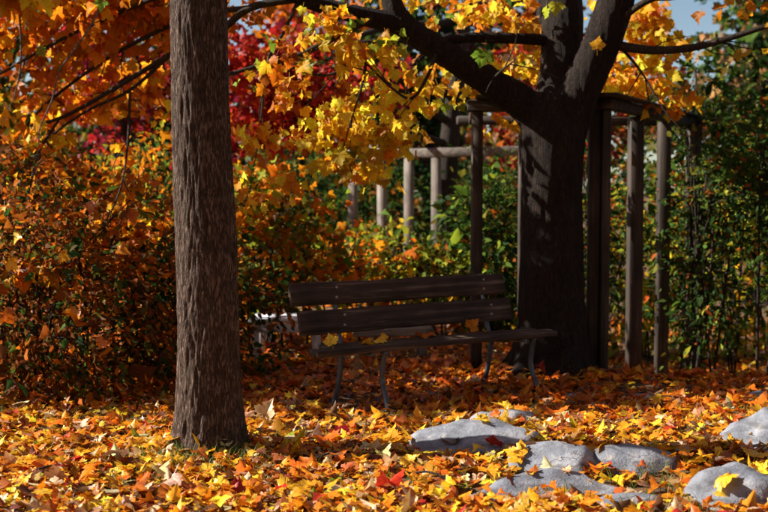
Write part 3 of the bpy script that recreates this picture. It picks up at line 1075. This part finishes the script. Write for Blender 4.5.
def tree(name, x, y, trunk_h, r, crown, pal, size, n, label, group=None, tm=None, blobs=14, n_obj=0, limbs=6, clump_r=0.2, m='leaf', bark='twig'):
    """crown: centre xyz, radii."""
    o = empty(name, (x, y, 0), label, 'tree', group)
    c, rad = np.array(crown[0], float), np.array(crown[1], float)
    top = np.array([x + rng.normal(0, 0.15), y, trunk_h])
    V, F = tube([(x, y, -0.1), (x + rng.normal(0, 0.05), y, trunk_h * 0.4), top], [r * 1.15, r * 0.9, r * 0.35], 14, 30)
    part('trunk', V, TRI(F), M[bark], o, True)
    L = Leaves()
    for i in range(blobs):
        d = unit(1)[0]
        b = c + d * rad * rng.uniform(0.25, 0.9)
        clump_leaves(L, b, rad * rng.uniform(0.28, 0.42), n // blobs, pal, size, clump_r=clump_r)
        if i < limbs:
            s0 = np.array([x, y, trunk_h * rng.uniform(0.35, 0.8)])
            add_tube('limb', [s0, (s0 + b) / 2 + [0, 0, 0.15], b], [r * 0.4, r * 0.25, r * 0.08], M[bark], o, 7, 14)
    emit(L, tm or T_FAR, M[m], o, n_obj, 5.0)
    return o


PR = [(4, (0.48, 0.032, 0.016)), (3, CRIM), (2.2, ORG), (1, PURP)]
PP = [(3, CRIM), (3, PURP), (2, RED)]
PRB = [(2, BROWN), (2, RUST), (2, CRIM), (1, OLIVE)]
tree('red_maple_tree', 0.9, 14.3, 5.0, 0.15, ((-1.2, 12.7, 2.75), (1.4, 0.6, 0.95)), PR, 0.10, 1700, 'red-leaved maple tree with dark trunk behind the yellow sprays', blobs=18, n_obj=150)
tree('red_maple_tree', -3.8, 15.4, 4.5, 0.12, ((-3.7, 15.2, 3.1), (0.9, 0.8, 0.9)), PP, 0.09, 1000, 'small crimson and purple maple seen past the slim trunk', blobs=10, n_obj=60)
tree('red_maple_tree', 2.4, 15.5, 5.0, 0.13, ((2.6, 15.3, 2.9), (1.6, 0.9, 1.2)), PRB, 0.10, 1500, 'dull russet maple standing behind the pergola', blobs=10)
BT = [
    (-7.5, 20, 7.0, [(3, OLIVE), (2, GRN), (2, AMB)], 'olive and amber tree at the far left of the background row'),
    (-4.6, 22, 6.5, [(3, DGRN), (2, OLIVE), (1, BROWN)], 'thin dark olive tree far behind the orange sprays'),
    (-1.8, 23, 7.5, [(3, ORG), (2, AMB), (2, RUST)], 'orange tree far behind the red maple'),
    (0.9, 21, 7.5, [(3, DGRN), (2, GRN), (1, PURP)], 'dark green tree far behind the grey trellis'),
    (3.6, 22, 7.0, [(2, RUST), (2, OLIVE), (1, AMB)], 'russet tree far behind the broad trunk'),
    (7.3, 20, 6.8, [(4, DGRN), (2, GRN), (2, TAN)], 'tall green tree far behind the green screen'),
    (11.0, 23, 7.5, [(2, TAN), (2, OLIVE), (1, GOLD)], 'tan and gold tree at the right of the background row'),
    (-10.5, 24, 7.5, [(2, ORG), (2, OLIVE), (1, RUST)], 'rusty orange tree beyond the olive and amber tree'),
]
for (x, y, h, pal, lab) in BT:
    tree('background_tree', x, y, h * 0.85, 0.16, ((x, y, h * 0.56), (2.0, 1.4, h * 0.42)), pal, 0.17, 2300, lab, 'trees in the background row', blobs=16, clump_r=0.3, limbs=7)
for (x, y, h, pal, lab) in ((-5.0, -6.5, 8.5, POY, 'unseen golden maple added behind the viewer, left, to block sky light'), (0.5, -7.5, 9.0, PO, 'unseen orange maple added straight behind the viewer to block sky light'),
                            (5.5, -5.0, 8.5, [(3, GRN), (2, OLIVE), (2, AMB)], 'unseen half-green maple added behind the viewer, right, to block sky light'), (9.0, 1.0, 8.0, PO, 'unseen rusty maple added out of view at right to block sky light'),
                            (9.5, 6.5, 8.0, [(4, DGRN), (2, GRN)], 'unseen dense green tree added beyond the green screen to block sky light')):
    tree('sky_blocker_tree', x, y, h * 0.85, 0.2, ((x, y, h * 0.5), (2.6, 1.8, h * 0.46)), pal, 0.24, 2600, lab, 'added unseen trees blocking sky light', blobs=18, clump_r=0.35, limbs=7)  # trees out of view, added to cut the sky fill
# far woodland as one mass
L = Leaves()
for i in range(120):
    x = rng.uniform(-26, 26)
    y = rng.uniform(31, 40)
    c = (x, y, 0.3 + 4.5 * rng.uniform() ** 1.5)
    clump_leaves(L, c, (2.0, 1.2, 1.2), 130, [(2, OLIVE), (2, DGRN), (2, RUST), (1, AMB), (1, BROWN)], 0.34, clump_r=0.4)
wood = empty('distant_woods', (0, 35, 0), 'hazy far woodland closing the view behind the trees', 'woods')
wood['kind'] = 'stuff'
emit(L, T_FAR, M['leaf'], wood, 0, 0, 'foliage')

# ================================================================== PERGOLA
perg = empty('pergola', (1.5, 8.8, 0), 'dark timber pergola of square posts and top beams around the broad trunk', 'pergola')
RZ = np.eye(3)


def post(px, py_base, w, top_z, D, m, parent, seed, dep=None, name='post'):
    x = float(P(px, py_base, D)[0])
    h = w / FPX * D / 2
    z0 = gh(x, D) - 0.15
    V, T = box((x, D, (z0 + top_z) / 2), (h, dep or h, (top_z - z0) / 2), None, min(0.012, h * 0.25), 0.002, seed)
    return part(name, V, T, m, parent), x


ztop = 2.13
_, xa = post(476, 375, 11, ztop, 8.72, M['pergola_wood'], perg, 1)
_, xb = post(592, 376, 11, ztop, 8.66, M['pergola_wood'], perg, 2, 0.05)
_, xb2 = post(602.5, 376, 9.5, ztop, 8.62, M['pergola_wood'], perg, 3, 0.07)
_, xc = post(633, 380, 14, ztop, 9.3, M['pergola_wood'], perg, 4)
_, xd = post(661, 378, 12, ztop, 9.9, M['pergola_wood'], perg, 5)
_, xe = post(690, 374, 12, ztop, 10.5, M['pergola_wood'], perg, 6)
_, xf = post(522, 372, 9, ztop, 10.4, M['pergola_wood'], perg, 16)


def beam(a, b, hh, hw, m, parent, name='beam', seed=0):
    a, b = np.asarray(a, float), np.asarray(b, float)
    d = b - a
    ln = np.linalg.norm(d)
    ex = d / ln
    ey = np.cross([0, 0, 1], ex)
    ey /= np.linalg.norm(ey)
    ez = np.cross(ex, ey)
    V, T = box((a + b) / 2, (ln / 2, hw, hh), np.column_stack([ex, ey, ez]), 0.008, 0.002, seed)
    o = link(name, None)
    bpy.data.objects.remove(o)
    return part(name, V, T, m, parent)


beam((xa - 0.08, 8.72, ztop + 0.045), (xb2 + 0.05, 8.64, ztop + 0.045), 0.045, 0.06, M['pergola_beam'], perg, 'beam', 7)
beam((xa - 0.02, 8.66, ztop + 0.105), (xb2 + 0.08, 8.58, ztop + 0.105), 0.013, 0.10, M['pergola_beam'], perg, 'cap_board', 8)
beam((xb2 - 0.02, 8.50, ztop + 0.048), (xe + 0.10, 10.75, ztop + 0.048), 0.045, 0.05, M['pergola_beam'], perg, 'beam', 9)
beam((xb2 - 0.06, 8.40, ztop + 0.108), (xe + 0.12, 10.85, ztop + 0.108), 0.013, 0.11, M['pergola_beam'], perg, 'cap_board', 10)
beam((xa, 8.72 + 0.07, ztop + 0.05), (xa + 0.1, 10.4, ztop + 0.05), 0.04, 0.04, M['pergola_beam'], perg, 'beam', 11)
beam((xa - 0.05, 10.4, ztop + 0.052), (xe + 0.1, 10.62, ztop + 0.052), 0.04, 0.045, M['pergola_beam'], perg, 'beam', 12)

# grey trellis in the sun behind
trel = empty('trellis', (0.6, 14.0, 0), 'weathered grey sunlit trellis of thin posts under one long rail', 'trellis')
DT = 14.0
zr = float(P(430, 153, DT)[2])
TA = math.radians(-28)
TD = np.array([math.cos(TA), math.sin(TA), 0])
TR = np.array([[math.cos(TA), -math.sin(TA), 0], [math.sin(TA), math.cos(TA), 0], [0, 0, 1]])
T0 = np.array([float(P(430, 200, DT)[0]), DT, 0])


def on_trellis(px):
    a = (px - 384.0) / FPX                              # where the view line of this column meets the trellis line
    t = (a * T0[1] - T0[0]) / (TD[0] - a * TD[1])
    return T0 + TD * t


for i, (px, wpx) in enumerate(((353, 9), (382, 8), (409, 8), (436, 9))):
    q = on_trellis(px)
    V, T = box((q[0], q[1], (zr - 0.06) / 2 - 0.1), (0.055, 0.05, (zr - 0.06) / 2 + 0.1), TR, 0.01, 0.002, 20 + i)
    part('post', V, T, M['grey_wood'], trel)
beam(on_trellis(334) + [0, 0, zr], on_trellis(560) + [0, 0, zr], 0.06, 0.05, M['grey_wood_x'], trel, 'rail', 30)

# ================================================================== BENCH
A0 = np.array([-0.417, 6.75, 0.0])
LD = np.array([0.836, 0.549, 0.0])
BK = np.array([-0.549, 0.836, 0.0])            # from the front of the seat to the back
UP = np.array([0, 0, 1.0])
bench = empty('park_bench', tuple(A0 + LD * 1.0 + BK * 0.2), 'weathered dark plank park bench with curved iron legs before the broad maple', 'bench')
SZ = 0.425


def bp(u, v, z):
    return A0 + LD * u + BK * v + UP * z


def plank(name, u0, u1, v, z, hh, th, tilt, seed, m=M['bench_wood']):
    """hh: half height across the face, th: half thickness, tilt from upright (radians, leaning back)."""
    ez = UP * math.cos(tilt) + BK * math.sin(tilt)
    ey = np.cross(ez, LD)
    c = bp((u0 + u1) / 2, v, z)
    V, T = box((0, 0, 0), ((u1 - u0) / 2, th, hh), None, 0.007, 0.0, seed)
    # subdivide along the length by stacking sections, so that the plank can warp a little
    n = 18
    sec = np.linspace(-1, 1, n)
    prof = [(-th, -hh + .008), (-th, hh - .008), (-th + .008, hh), (th - .008, hh), (th, hh - .008), (th, -hh + .008), (th - .008, -hh), (-th + .008, -hh)]
    r = np.random.default_rng(seed)
    Vs = []
    for s_ in sec:
        wv = 0.004 * math.sin(s_ * 2.3 + seed) + 0.002 * r.normal()
        for (a, b) in prof:
            Vs.append([s_ * (u1 - u0) / 2, a + wv, b + 0.0025 * math.sin(s_ * 5 + seed * 2) + 0.0012 * r.normal()])
    Vs = np.array(Vs)
    k = 8
    F = []
    for i in range(n - 1):
        for j in range(k):
            F.append([i * k + j, (i + 1) * k + j, (i + 1) * k + (j + 1) % k, i * k + (j + 1) % k])
    T = TRI(np.array(F))
    caps = []
    for j in range(1, k - 1):
        caps.append([0, j, j + 1])
        e = (n - 1) * k
        caps.append([e, e + j + 1, e + j])
    T = np.vstack([T, np.array(caps)])
    # object-space grain: keep the plank's own axes and rotate the object
    o = link(name, make_mesh(name, Vs, T, m, False), bench)
    R = np.column_stack([LD, ey, ez])
    Mx = Matrix.Identity(4)
    loc = c - base_of(bench)
    for a in range(3):
        for d in range(3):
            Mx[a][d] = float(R[a, d])
        Mx[a][3] = float(loc[a])
    o.matrix_basis = Mx
    return o


TL = math.radians(14)
p_up = plank('back_plank', 0.07, 1.92, 0.50, 0.765, 0.080, 0.019, TL, 3)
p_lo = plank('back_plank', 0.11, 1.95, 0.45, 0.575, 0.084, 0.019, TL, 4)
plank('seat_plank', 0.0, 2.04, 0.065, SZ, 0.064, 0.021, math.pi / 2 - 0.03, 5)
plank('seat_plank', 0.16, 2.0, 0.205, SZ - 0.004, 0.064, 0.019, math.pi / 2 - 0.06, 6)
for u in (0.42, 1.73):
    uf, ub = u + 0.11, u - 0.05
    gf = gh(*bp(uf, 0.0, 0)[:2])
    gb = gh(*bp(ub, 0.42, 0)[:2])
    sgn = 1
    V, F = tube([bp(uf, 0.03, SZ - 0.02), bp(uf, 0.06, 0.32), bp(uf, 0.07, 0.20), bp(uf, 0.02, 0.08), bp(uf, -0.03, gf - 0.02)], [0.017, 0.019, 0.019, 0.018, 0.02], 12, 24)
    part('leg', V, TRI(F), M['iron'], bench, True)
    V, F = tube([bp(ub, 0.30, SZ - 0.035), bp(ub, 0.34, 0.33), bp(ub, 0.36, 0.20), bp(ub, 0.40, 0.08), bp(ub, 0.46, gb - 0.02)], [0.017, 0.019, 0.019, 0.018, 0.02], 12, 24)
    part('leg', V, TRI(F), M['iron'], bench, True)
    V, F = tube([bp(u, 0.02, SZ - 0.036), bp(u, 0.2, SZ - 0.042), bp(u, 0.39, SZ - 0.045), bp(u, 0.43, SZ + 0.0), bp(u, 0.475, 0.58), bp(u, 0.535, 0.83)], [0.013, 0.014, 0.015, 0.016, 0.016, 0.013], 10, 30)
    part('back_support', V, TRI(F), M['iron'], bench, True)


def bolt(parent, u, zz):
    """A round bolt head on a plank face, in the plank's own axes."""
    V, F = tube([(0, 0, 0), (0, -0.004, 0), (0, -0.007, 0)], [0.010, 0.010, 0.006], 10)
    o = link('bolt', make_mesh('bolt', V, TRI(F), M['bolt'], True), parent, (u, -0.0215, zz))
    return o


for pl in (p_up, p_lo):
    for u in (-0.58, 0.72):
        for zz in (-0.035, 0.035):
            bolt(pl, u + (0.01 if zz > 0 else 0), zz)

# ================================================================== FAR GARDEN THINGS
seat2 = empty('plank_seat', (0.15, 9.3, 0), 'low sunlit plank seat on short posts behind the bench', 'seat')
xs0, xs1 = float(P(376, 330, 9.3)[0]), float(P(432, 330, 9.3)[0])
zs = float(P(400, 331, 9.3)[2])
beam((xs0 - 0.2, 9.27, zs), (xs1, 9.33, zs), 0.035, 0.12, M['grey_wood_x'], seat2, 'seat', 41)
for x in (xs0 + 0.08, xs1 - 0.09):
    V, T = box((x, 9.3, (zs - 0.037) / 2 - 0.03), (0.045, 0.06, (zs - 0.037) / 2 + 0.028), None, 0.01, 0.002, 42)
    part('leg', V, T, M['grey_wood'], seat2)
tb = empty('garden_table', (-0.8, 9.4, 0), 'low white painted garden table half hidden behind the left end of the bench', 'table')
xl, xr = float(P(252, 322, 9.4)[0]), float(P(322, 322, 9.4)[0])
zt = float(P(290, 318, 9.4)[2])
for i in range(4):
    y = 9.2 + i * 0.15
    V, T = box(((xl + xr) / 2, y, zt), ((xr - xl) / 2, 0.068, 0.014), None, 0.005, 0.001, 50 + i)
    part('top_slat', V, T, M['white_paint'], tb)
for x in (xl + 0.06, xr - 0.05):
    for y in (9.22, 9.62):
        V, T = box((x, y, (zt - 0.016) / 2 - 0.02), (0.024, 0.024, (zt - 0.016) / 2 + 0.018), None, 0.005, 0.001, 60)
        part('leg', V, T, M['white_paint'], tb)
V, T = box(((xl + xr) / 2, 9.15, zt - 0.06), ((xr - xl) / 2 - 0.09, 0.010, 0.04), None, 0.004, 0.001, 61)
part('apron', V, T, M['white_paint'], tb)

# ================================================================== FALLEN LEAVES
PAL_L = [(4, (0.85, 0.52, 0.04)), (9, (0.80, 0.40, 0.02)), (8, AMB), (5, ORG), (3.0, RUST), (0.8, RED), (3.2, CREAM), (3.2, TAN), (3.0, BROWN), (0.3, LIME), (0.3, CRIM)]
CNAME = ['bright yellow', 'golden', 'amber', 'orange', 'rust brown', 'red', 'pale cream', 'tan', 'dark brown', 'greenish yellow', 'crimson']
PAL_SHADE = [(5, AMB), (10, (0.62, 0.155, 0.010)), (3.5, (0.42, 0.10, 0.012)), (1.6, BROWN), (1.2, TAN), (1, GOLD)]  # litter colours with the shade mixed in


def scatter_litter():
    xs, ys = [], []
    bands = [(4.0, 5.6, 650), (5.6, 7.2, 600), (7.2, 9.2, 420), (9.2, 12, 170), (12, 16, 70)]
    for y0, y1, den in bands:
        hw = 0.40 * y1 + 0.7
        n = int(den * (y1 - y0) * 2 * hw)
        xs.append(rng.uniform(-hw, hw, n))
        ys.append(rng.uniform(y0, y1, n))
    x, y = np.concatenate(xs), np.concatenate(ys)
    # thinner where grass shows, thicker in drifts
    dens = np.array([noise.noise(Vector((a * 1.3, b * 1.3, 9.1))) for a, b in zip(x, y)])
    keep = rng.uniform(0, 1, len(x)) < np.clip(0.85 + 0.9 * dens, 0.35, 1)
    keep &= np.hypot(x - sx, y - sy) > 0.19
    x, y = x[keep], y[keep]
    n = len(x)
    pos = np.empty((n, 3))
    nr = np.empty((n, 3))
    ok = np.ones(n, bool)
    lift = rng.gamma(1.6, 0.013, n)
    for i in range(n):
        z, nn, st = surf(x[i], y[i])
        if st:
            if rng.uniform() < (0.93 if nn.z > 0.8 else 0.8) or nn.z < 0.45:
                ok[i] = False
            lift[i] = 0.006
        pos[i] = (x[i], y[i], z + 0.004 + lift[i])
        nr[i] = nn
    tilt = np.where(rng.uniform(size=n) < 0.08, 0.33, 0.085)[:, None]
    nrm = nr + rng.normal(0, 1, (n, 3)) * tilt * np.array([1, 1, 0.3])
    nrm *= np.where(rng.uniform(size=n) < 0.3, -1, 1)[:, None]
    tip = unit(n) * np.array([1, 1, 0.25])
    s = np.where(y < 8, 0.070, 0.080) * np.exp(rng.normal(0, 0.25, n))
    c, k = colours(n, PAL_L, 0.22)
    c2, k2 = colours(n, PAL_SHADE, 0.22)                   # shade beyond the stones painted in as redder, darker leaf colours
    shade_leaf = rng.uniform(size=n) < 0.85 * np.clip((y - 6.25 - 0.35 * np.clip(1.2 - x, 0, 3)) / 0.7, 0, 1)
    c[shade_leaf] = c2[shade_leaf]
    k[shade_leaf] = np.array([2, 3, 4, 8, 7, 1])[k2[shade_leaf]]
    return pos[ok], frames(nrm, tip)[ok], s[ok], c[ok], k[ok], lift[ok]


lp, lR, ls, lc, lk, ll = scatter_litter()
lt = rng.integers(0, len(T_GROUND), len(lp))


NICK = ['the long low boulder', 'the thin stone slab', 'the rounded boulder hump', 'the cracked pale slab', 'the loaf-shaped boulder', 'the broad sloping boulder', 'the large speckled boulder', 'the flat half-buried stone',
        'the small shaded stone', 'the stone under the shrubs', 'the stone near the trunk', 'the small dark stone']


def zone(p):
    x, y = p[0], p[1]
    d = math.hypot(x - sx, y - sy)
    if d < 0.75:
        w_ = 'left of' if x < sx - 0.15 else ('right of' if x > sx + 0.15 else 'right in front of')
        return w_ + ' the slim maple trunk base'
    e = [math.hypot(x - v.mean(0)[0], y - v.mean(0)[1]) for v in BV]
    k = int(np.argmin(e))
    if e[k] < 0.5:
        return 'beside ' + NICK[k]
    if x < sx:
        return 'before the rust shrub' if x < sx - 0.55 else 'between slim trunk and rust shrub'
    if d < 1.2:
        return 'a step right of the slim trunk'
    if e[k] < 0.85:
        return 'a step away from ' + NICK[k]
    return 'midway between slim trunk and boulders'


okf, ff = in_frame(lp, -4)
score = np.where(okf & (ll > np.quantile(ll, 0.55)), ls / ff, 0)
order = np.argsort(-score)[:286]
sel = np.zeros(len(lp), bool)
sel[order] = True


def fallen(p, R, s, c, ti, label, group):
    o = bpy.data.objects.new('fallen_leaf', leaf_mesh(T_GROUND, int(ti), M['litter'], 'fallen_leaf'))
    COL.objects.link(o)
    Mx = Matrix.Identity(4)
    for a in range(3):
        for d in range(3):
            Mx[a][d] = float(R[a, d] * s)
        Mx[a][3] = float(p[a])
    o.matrix_basis = Mx
    o.color = (float(c[0]), float(c[1]), float(c[2]), 1)
    tag(o, label, 'leaf', group)
    return o


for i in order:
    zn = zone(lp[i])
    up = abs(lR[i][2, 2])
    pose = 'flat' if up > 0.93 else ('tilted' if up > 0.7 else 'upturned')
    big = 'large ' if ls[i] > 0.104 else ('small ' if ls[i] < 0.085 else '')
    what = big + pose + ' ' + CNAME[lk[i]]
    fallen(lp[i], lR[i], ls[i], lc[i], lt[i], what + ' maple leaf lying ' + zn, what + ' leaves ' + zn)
k = ~sel
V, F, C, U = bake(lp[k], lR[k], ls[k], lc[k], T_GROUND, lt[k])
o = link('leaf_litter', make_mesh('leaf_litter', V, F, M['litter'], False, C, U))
o['kind'] = 'stuff'
o['label'] = 'thick litter of yellow orange and brown maple leaves'

# leaves lying on the bench seat, and one caught on the broad trunk's right limb
for i, (u, v, c, s, stand) in enumerate(((0.13, 0.05, YEL, .085, 1), (0.40, 0.10, GOLD, .10, 0), (0.55, 0.08, YEL, .095, 0), (0.62, 0.16, GOLD, .09, 0), (0.92, 0.2, ORG, .10, 0), (1.02, 0.24, ORG, .09, 0), (1.45, 0.30, AMB, .10, 0.6))):
    p = bp(u, v, SZ + 0.035 + 0.02 * stand)
    nrm = np.array([[rng.normal(0, .25), rng.normal(0, .25) - 1.6 * stand, 1 - 0.7 * stand]])
    tip = np.array([[rng.normal(), 0.2 * rng.normal(), 1.2 * stand]])
    lab = ('yellow maple leaf propped on the left end of the bench seat', 'golden maple leaf lying flat on the bench seat above its left legs', 'pale yellow maple leaf on the bench seat beside the golden leaf',
           'golden maple leaf tucked toward the back of the bench seat', 'orange maple leaf at the middle of the bench seat', 'smaller orange maple leaf behind the middle of the bench seat', 'amber maple leaf standing on the bench seat above its far legs')[i]
    fallen(p, frames(nrm, tip)[0], s, c, i % 12, lab, 'leaves resting on the bench seat')
p = at(597, 48, -0.42)
fallen(p, frames(np.array([[-0.2, -1.0, 0.15]]), np.array([[0.15, 0, 1.0]]))[0] @ np.eye(3), 0.10, GOLD, 2, 'golden leaf caught on the right limb of the broad dark maple', 'leaf on the broad maple limb')
# pale curled leaf standing on end right of the slim trunk
p = P(265, 420, 6.45)
fallen((p[0], p[1], gh(p[0], p[1]) + 0.09), frames(np.array([[-0.3, -1.0, 0.2]]), np.array([[0.3, 0, 1.0]]))[0], 0.12, CREAM, 4, 'pale cream maple leaf standing on edge right of the slim trunk', 'upright pale leaf')

for i, (px, py, Yq, c, cn, wh) in enumerate(((48, 218, 7.15, AMB, 'amber', 'high on the rust shrub'), (20, 236, 7.1, YEL, 'yellow', 'high on the rust shrub'), (8, 262, 7.05, GOLD, 'golden', 'on the sunny side of the rust shrub'),
        (158, 235, 7.9, GOLD, 'golden', 'on the dark shrub behind the slim trunk'), (95, 205, 7.3, ORG, 'orange', 'on top of the rust shrub'), (130, 212, 7.7, ORG, 'orange', 'on top of the dark shrub'), (104, 340, 6.98, ORG, 'orange', 'low on the rust shrub'),
        (154, 312, 7.8, RUST, 'rust', 'on the dark shrub behind the slim trunk'), (32, 396, 6.95, RUST, 'rust', 'at the foot of the rust shrub'), (77, 310, 7.0, AMB, 'amber', 'in the middle of the rust shrub'), (4, 312, 6.98, ORG, 'orange', 'on the sunny side of the rust shrub'),
        (160, 398, 7.7, RUST, 'rust brown', 'at the foot of the dark shrub'), (60, 255, 7.1, GOLD, 'golden', 'in the upper twigs of the rust shrub'), (118, 250, 7.3, AMB, 'amber', 'in the upper twigs of the rust shrub'))):
    p = P(px, py, Yq)
    nrm = np.array([[-0.4 + rng.normal(0, .3), -0.8, 0.5 + rng.normal(0, .3)]])
    tip = np.array([[rng.normal(), 0, -0.7 + 0.4 * rng.normal()]])
    fallen(p, frames(nrm, tip)[0], 0.09 * math.exp(rng.normal(0, .15)), c, i % 12, cn + ' maple leaf caught ' + wh, 'leaves caught in the shrubs')

# ------------------------------------------------------------------ grass
n = 9000
gx = rng.uniform(-3.0, 3.4, n)
gy = rng.uniform(4.2, 7.0, n)
gd = np.array([noise.noise(Vector((a * 1.3, b * 1.3, 9.1))) for a, b in zip(gx, gy)])
near = np.exp(-((gx - sx) ** 2 + (gy - sy + 0.2) ** 2) / 0.12)
kp = rng.uniform(size=n) < np.clip(-gd * 2.0 + near * 0.5, 0, 1)
gx, gy = gx[kp], gy[kp]
ex = rng.normal(0, 0.13, 220)
ey = rng.normal(0, 0.09, 220)
m_ = np.hypot(ex, ey - 0.0) > -1
gx = np.concatenate([gx, sx + 0.13 + ex, sx - 0.15 + ex * 0.7])
gy = np.concatenate([gy, sy - 0.24 + ey, sy - 0.2 + ey])
Vs, Fs, Cs = [], [], []
for i in range(len(gx)):
    z, nn, st = surf(gx[i], gy[i])
    if st:
        continue
    a = rng.uniform(0, 6.28)
    h = rng.uniform(0.04, 0.10)
    wd = 0.0028
    lean = rng.normal(0, 0.45, 2) * h
    b = np.array([gx[i], gy[i], z])
    d = np.array([math.cos(a), math.sin(a), 0]) * wd
    mid = b + np.array([lean[0] * 0.35, lean[1] * 0.35, h * 0.6])
    tp = b + np.array([lean[0], lean[1], h])
    o_ = len(Vs)
    Vs += [b - d, b + d, mid + d * 0.7, mid - d * 0.7, tp]
    Fs += [[o_, o_ + 1, o_ + 2], [o_, o_ + 2, o_ + 3], [o_ + 3, o_ + 2, o_ + 4]]
    c = np.array((0.10, 0.16, 0.025) if rng.uniform() < 0.7 else (0.32, 0.25, 0.09)) * math.exp(rng.normal(0, 0.25))
    Cs += [c] * 5
o = link('grass', make_mesh('grass', np.array(Vs), np.array(Fs), M['grass'], False, np.array(Cs)))
o['kind'] = 'stuff'
o['label'] = 'thin green grass growing up between the fallen leaves'

# ------------------------------------------------------------------ twigs on the ground
for i, (x0, y0, a, ln, lab) in enumerate(((-0.35, 5.55, 0.5, 0.32, 'thin brown twig lying in leaves right of the slim trunk'), (0.15, 5.15, -0.4, 0.26, 'short dark twig lying in leaves before the boulders'),
                                          (1.75, 7.0, 0.25, 0.4, 'thin twig lying in the shaded leaves behind the boulders'), (-1.75, 5.3, 0.8, 0.3, 'thin twig lying in leaves before the rust shrub'))):
    q = []
    for t in np.linspace(0, 1, 5):
        x, y = x0 + math.cos(a) * ln * t, y0 + math.sin(a) * ln * t + 0.03 * math.sin(t * 4 + i)
        q.append((x, y, gh(x, y) + 0.055 + 0.012 * math.sin(t * 5)))
    V, F = tube(q, [0.006, 0.0055, 0.005, 0.004, 0.003], 7, 16)
    b = np.array(q[0])
    o = link('twig', make_mesh('twig', V - b, TRI(F), M['twig'], True), None, b)
    tag(o, lab, 'twig', 'fallen twigs')
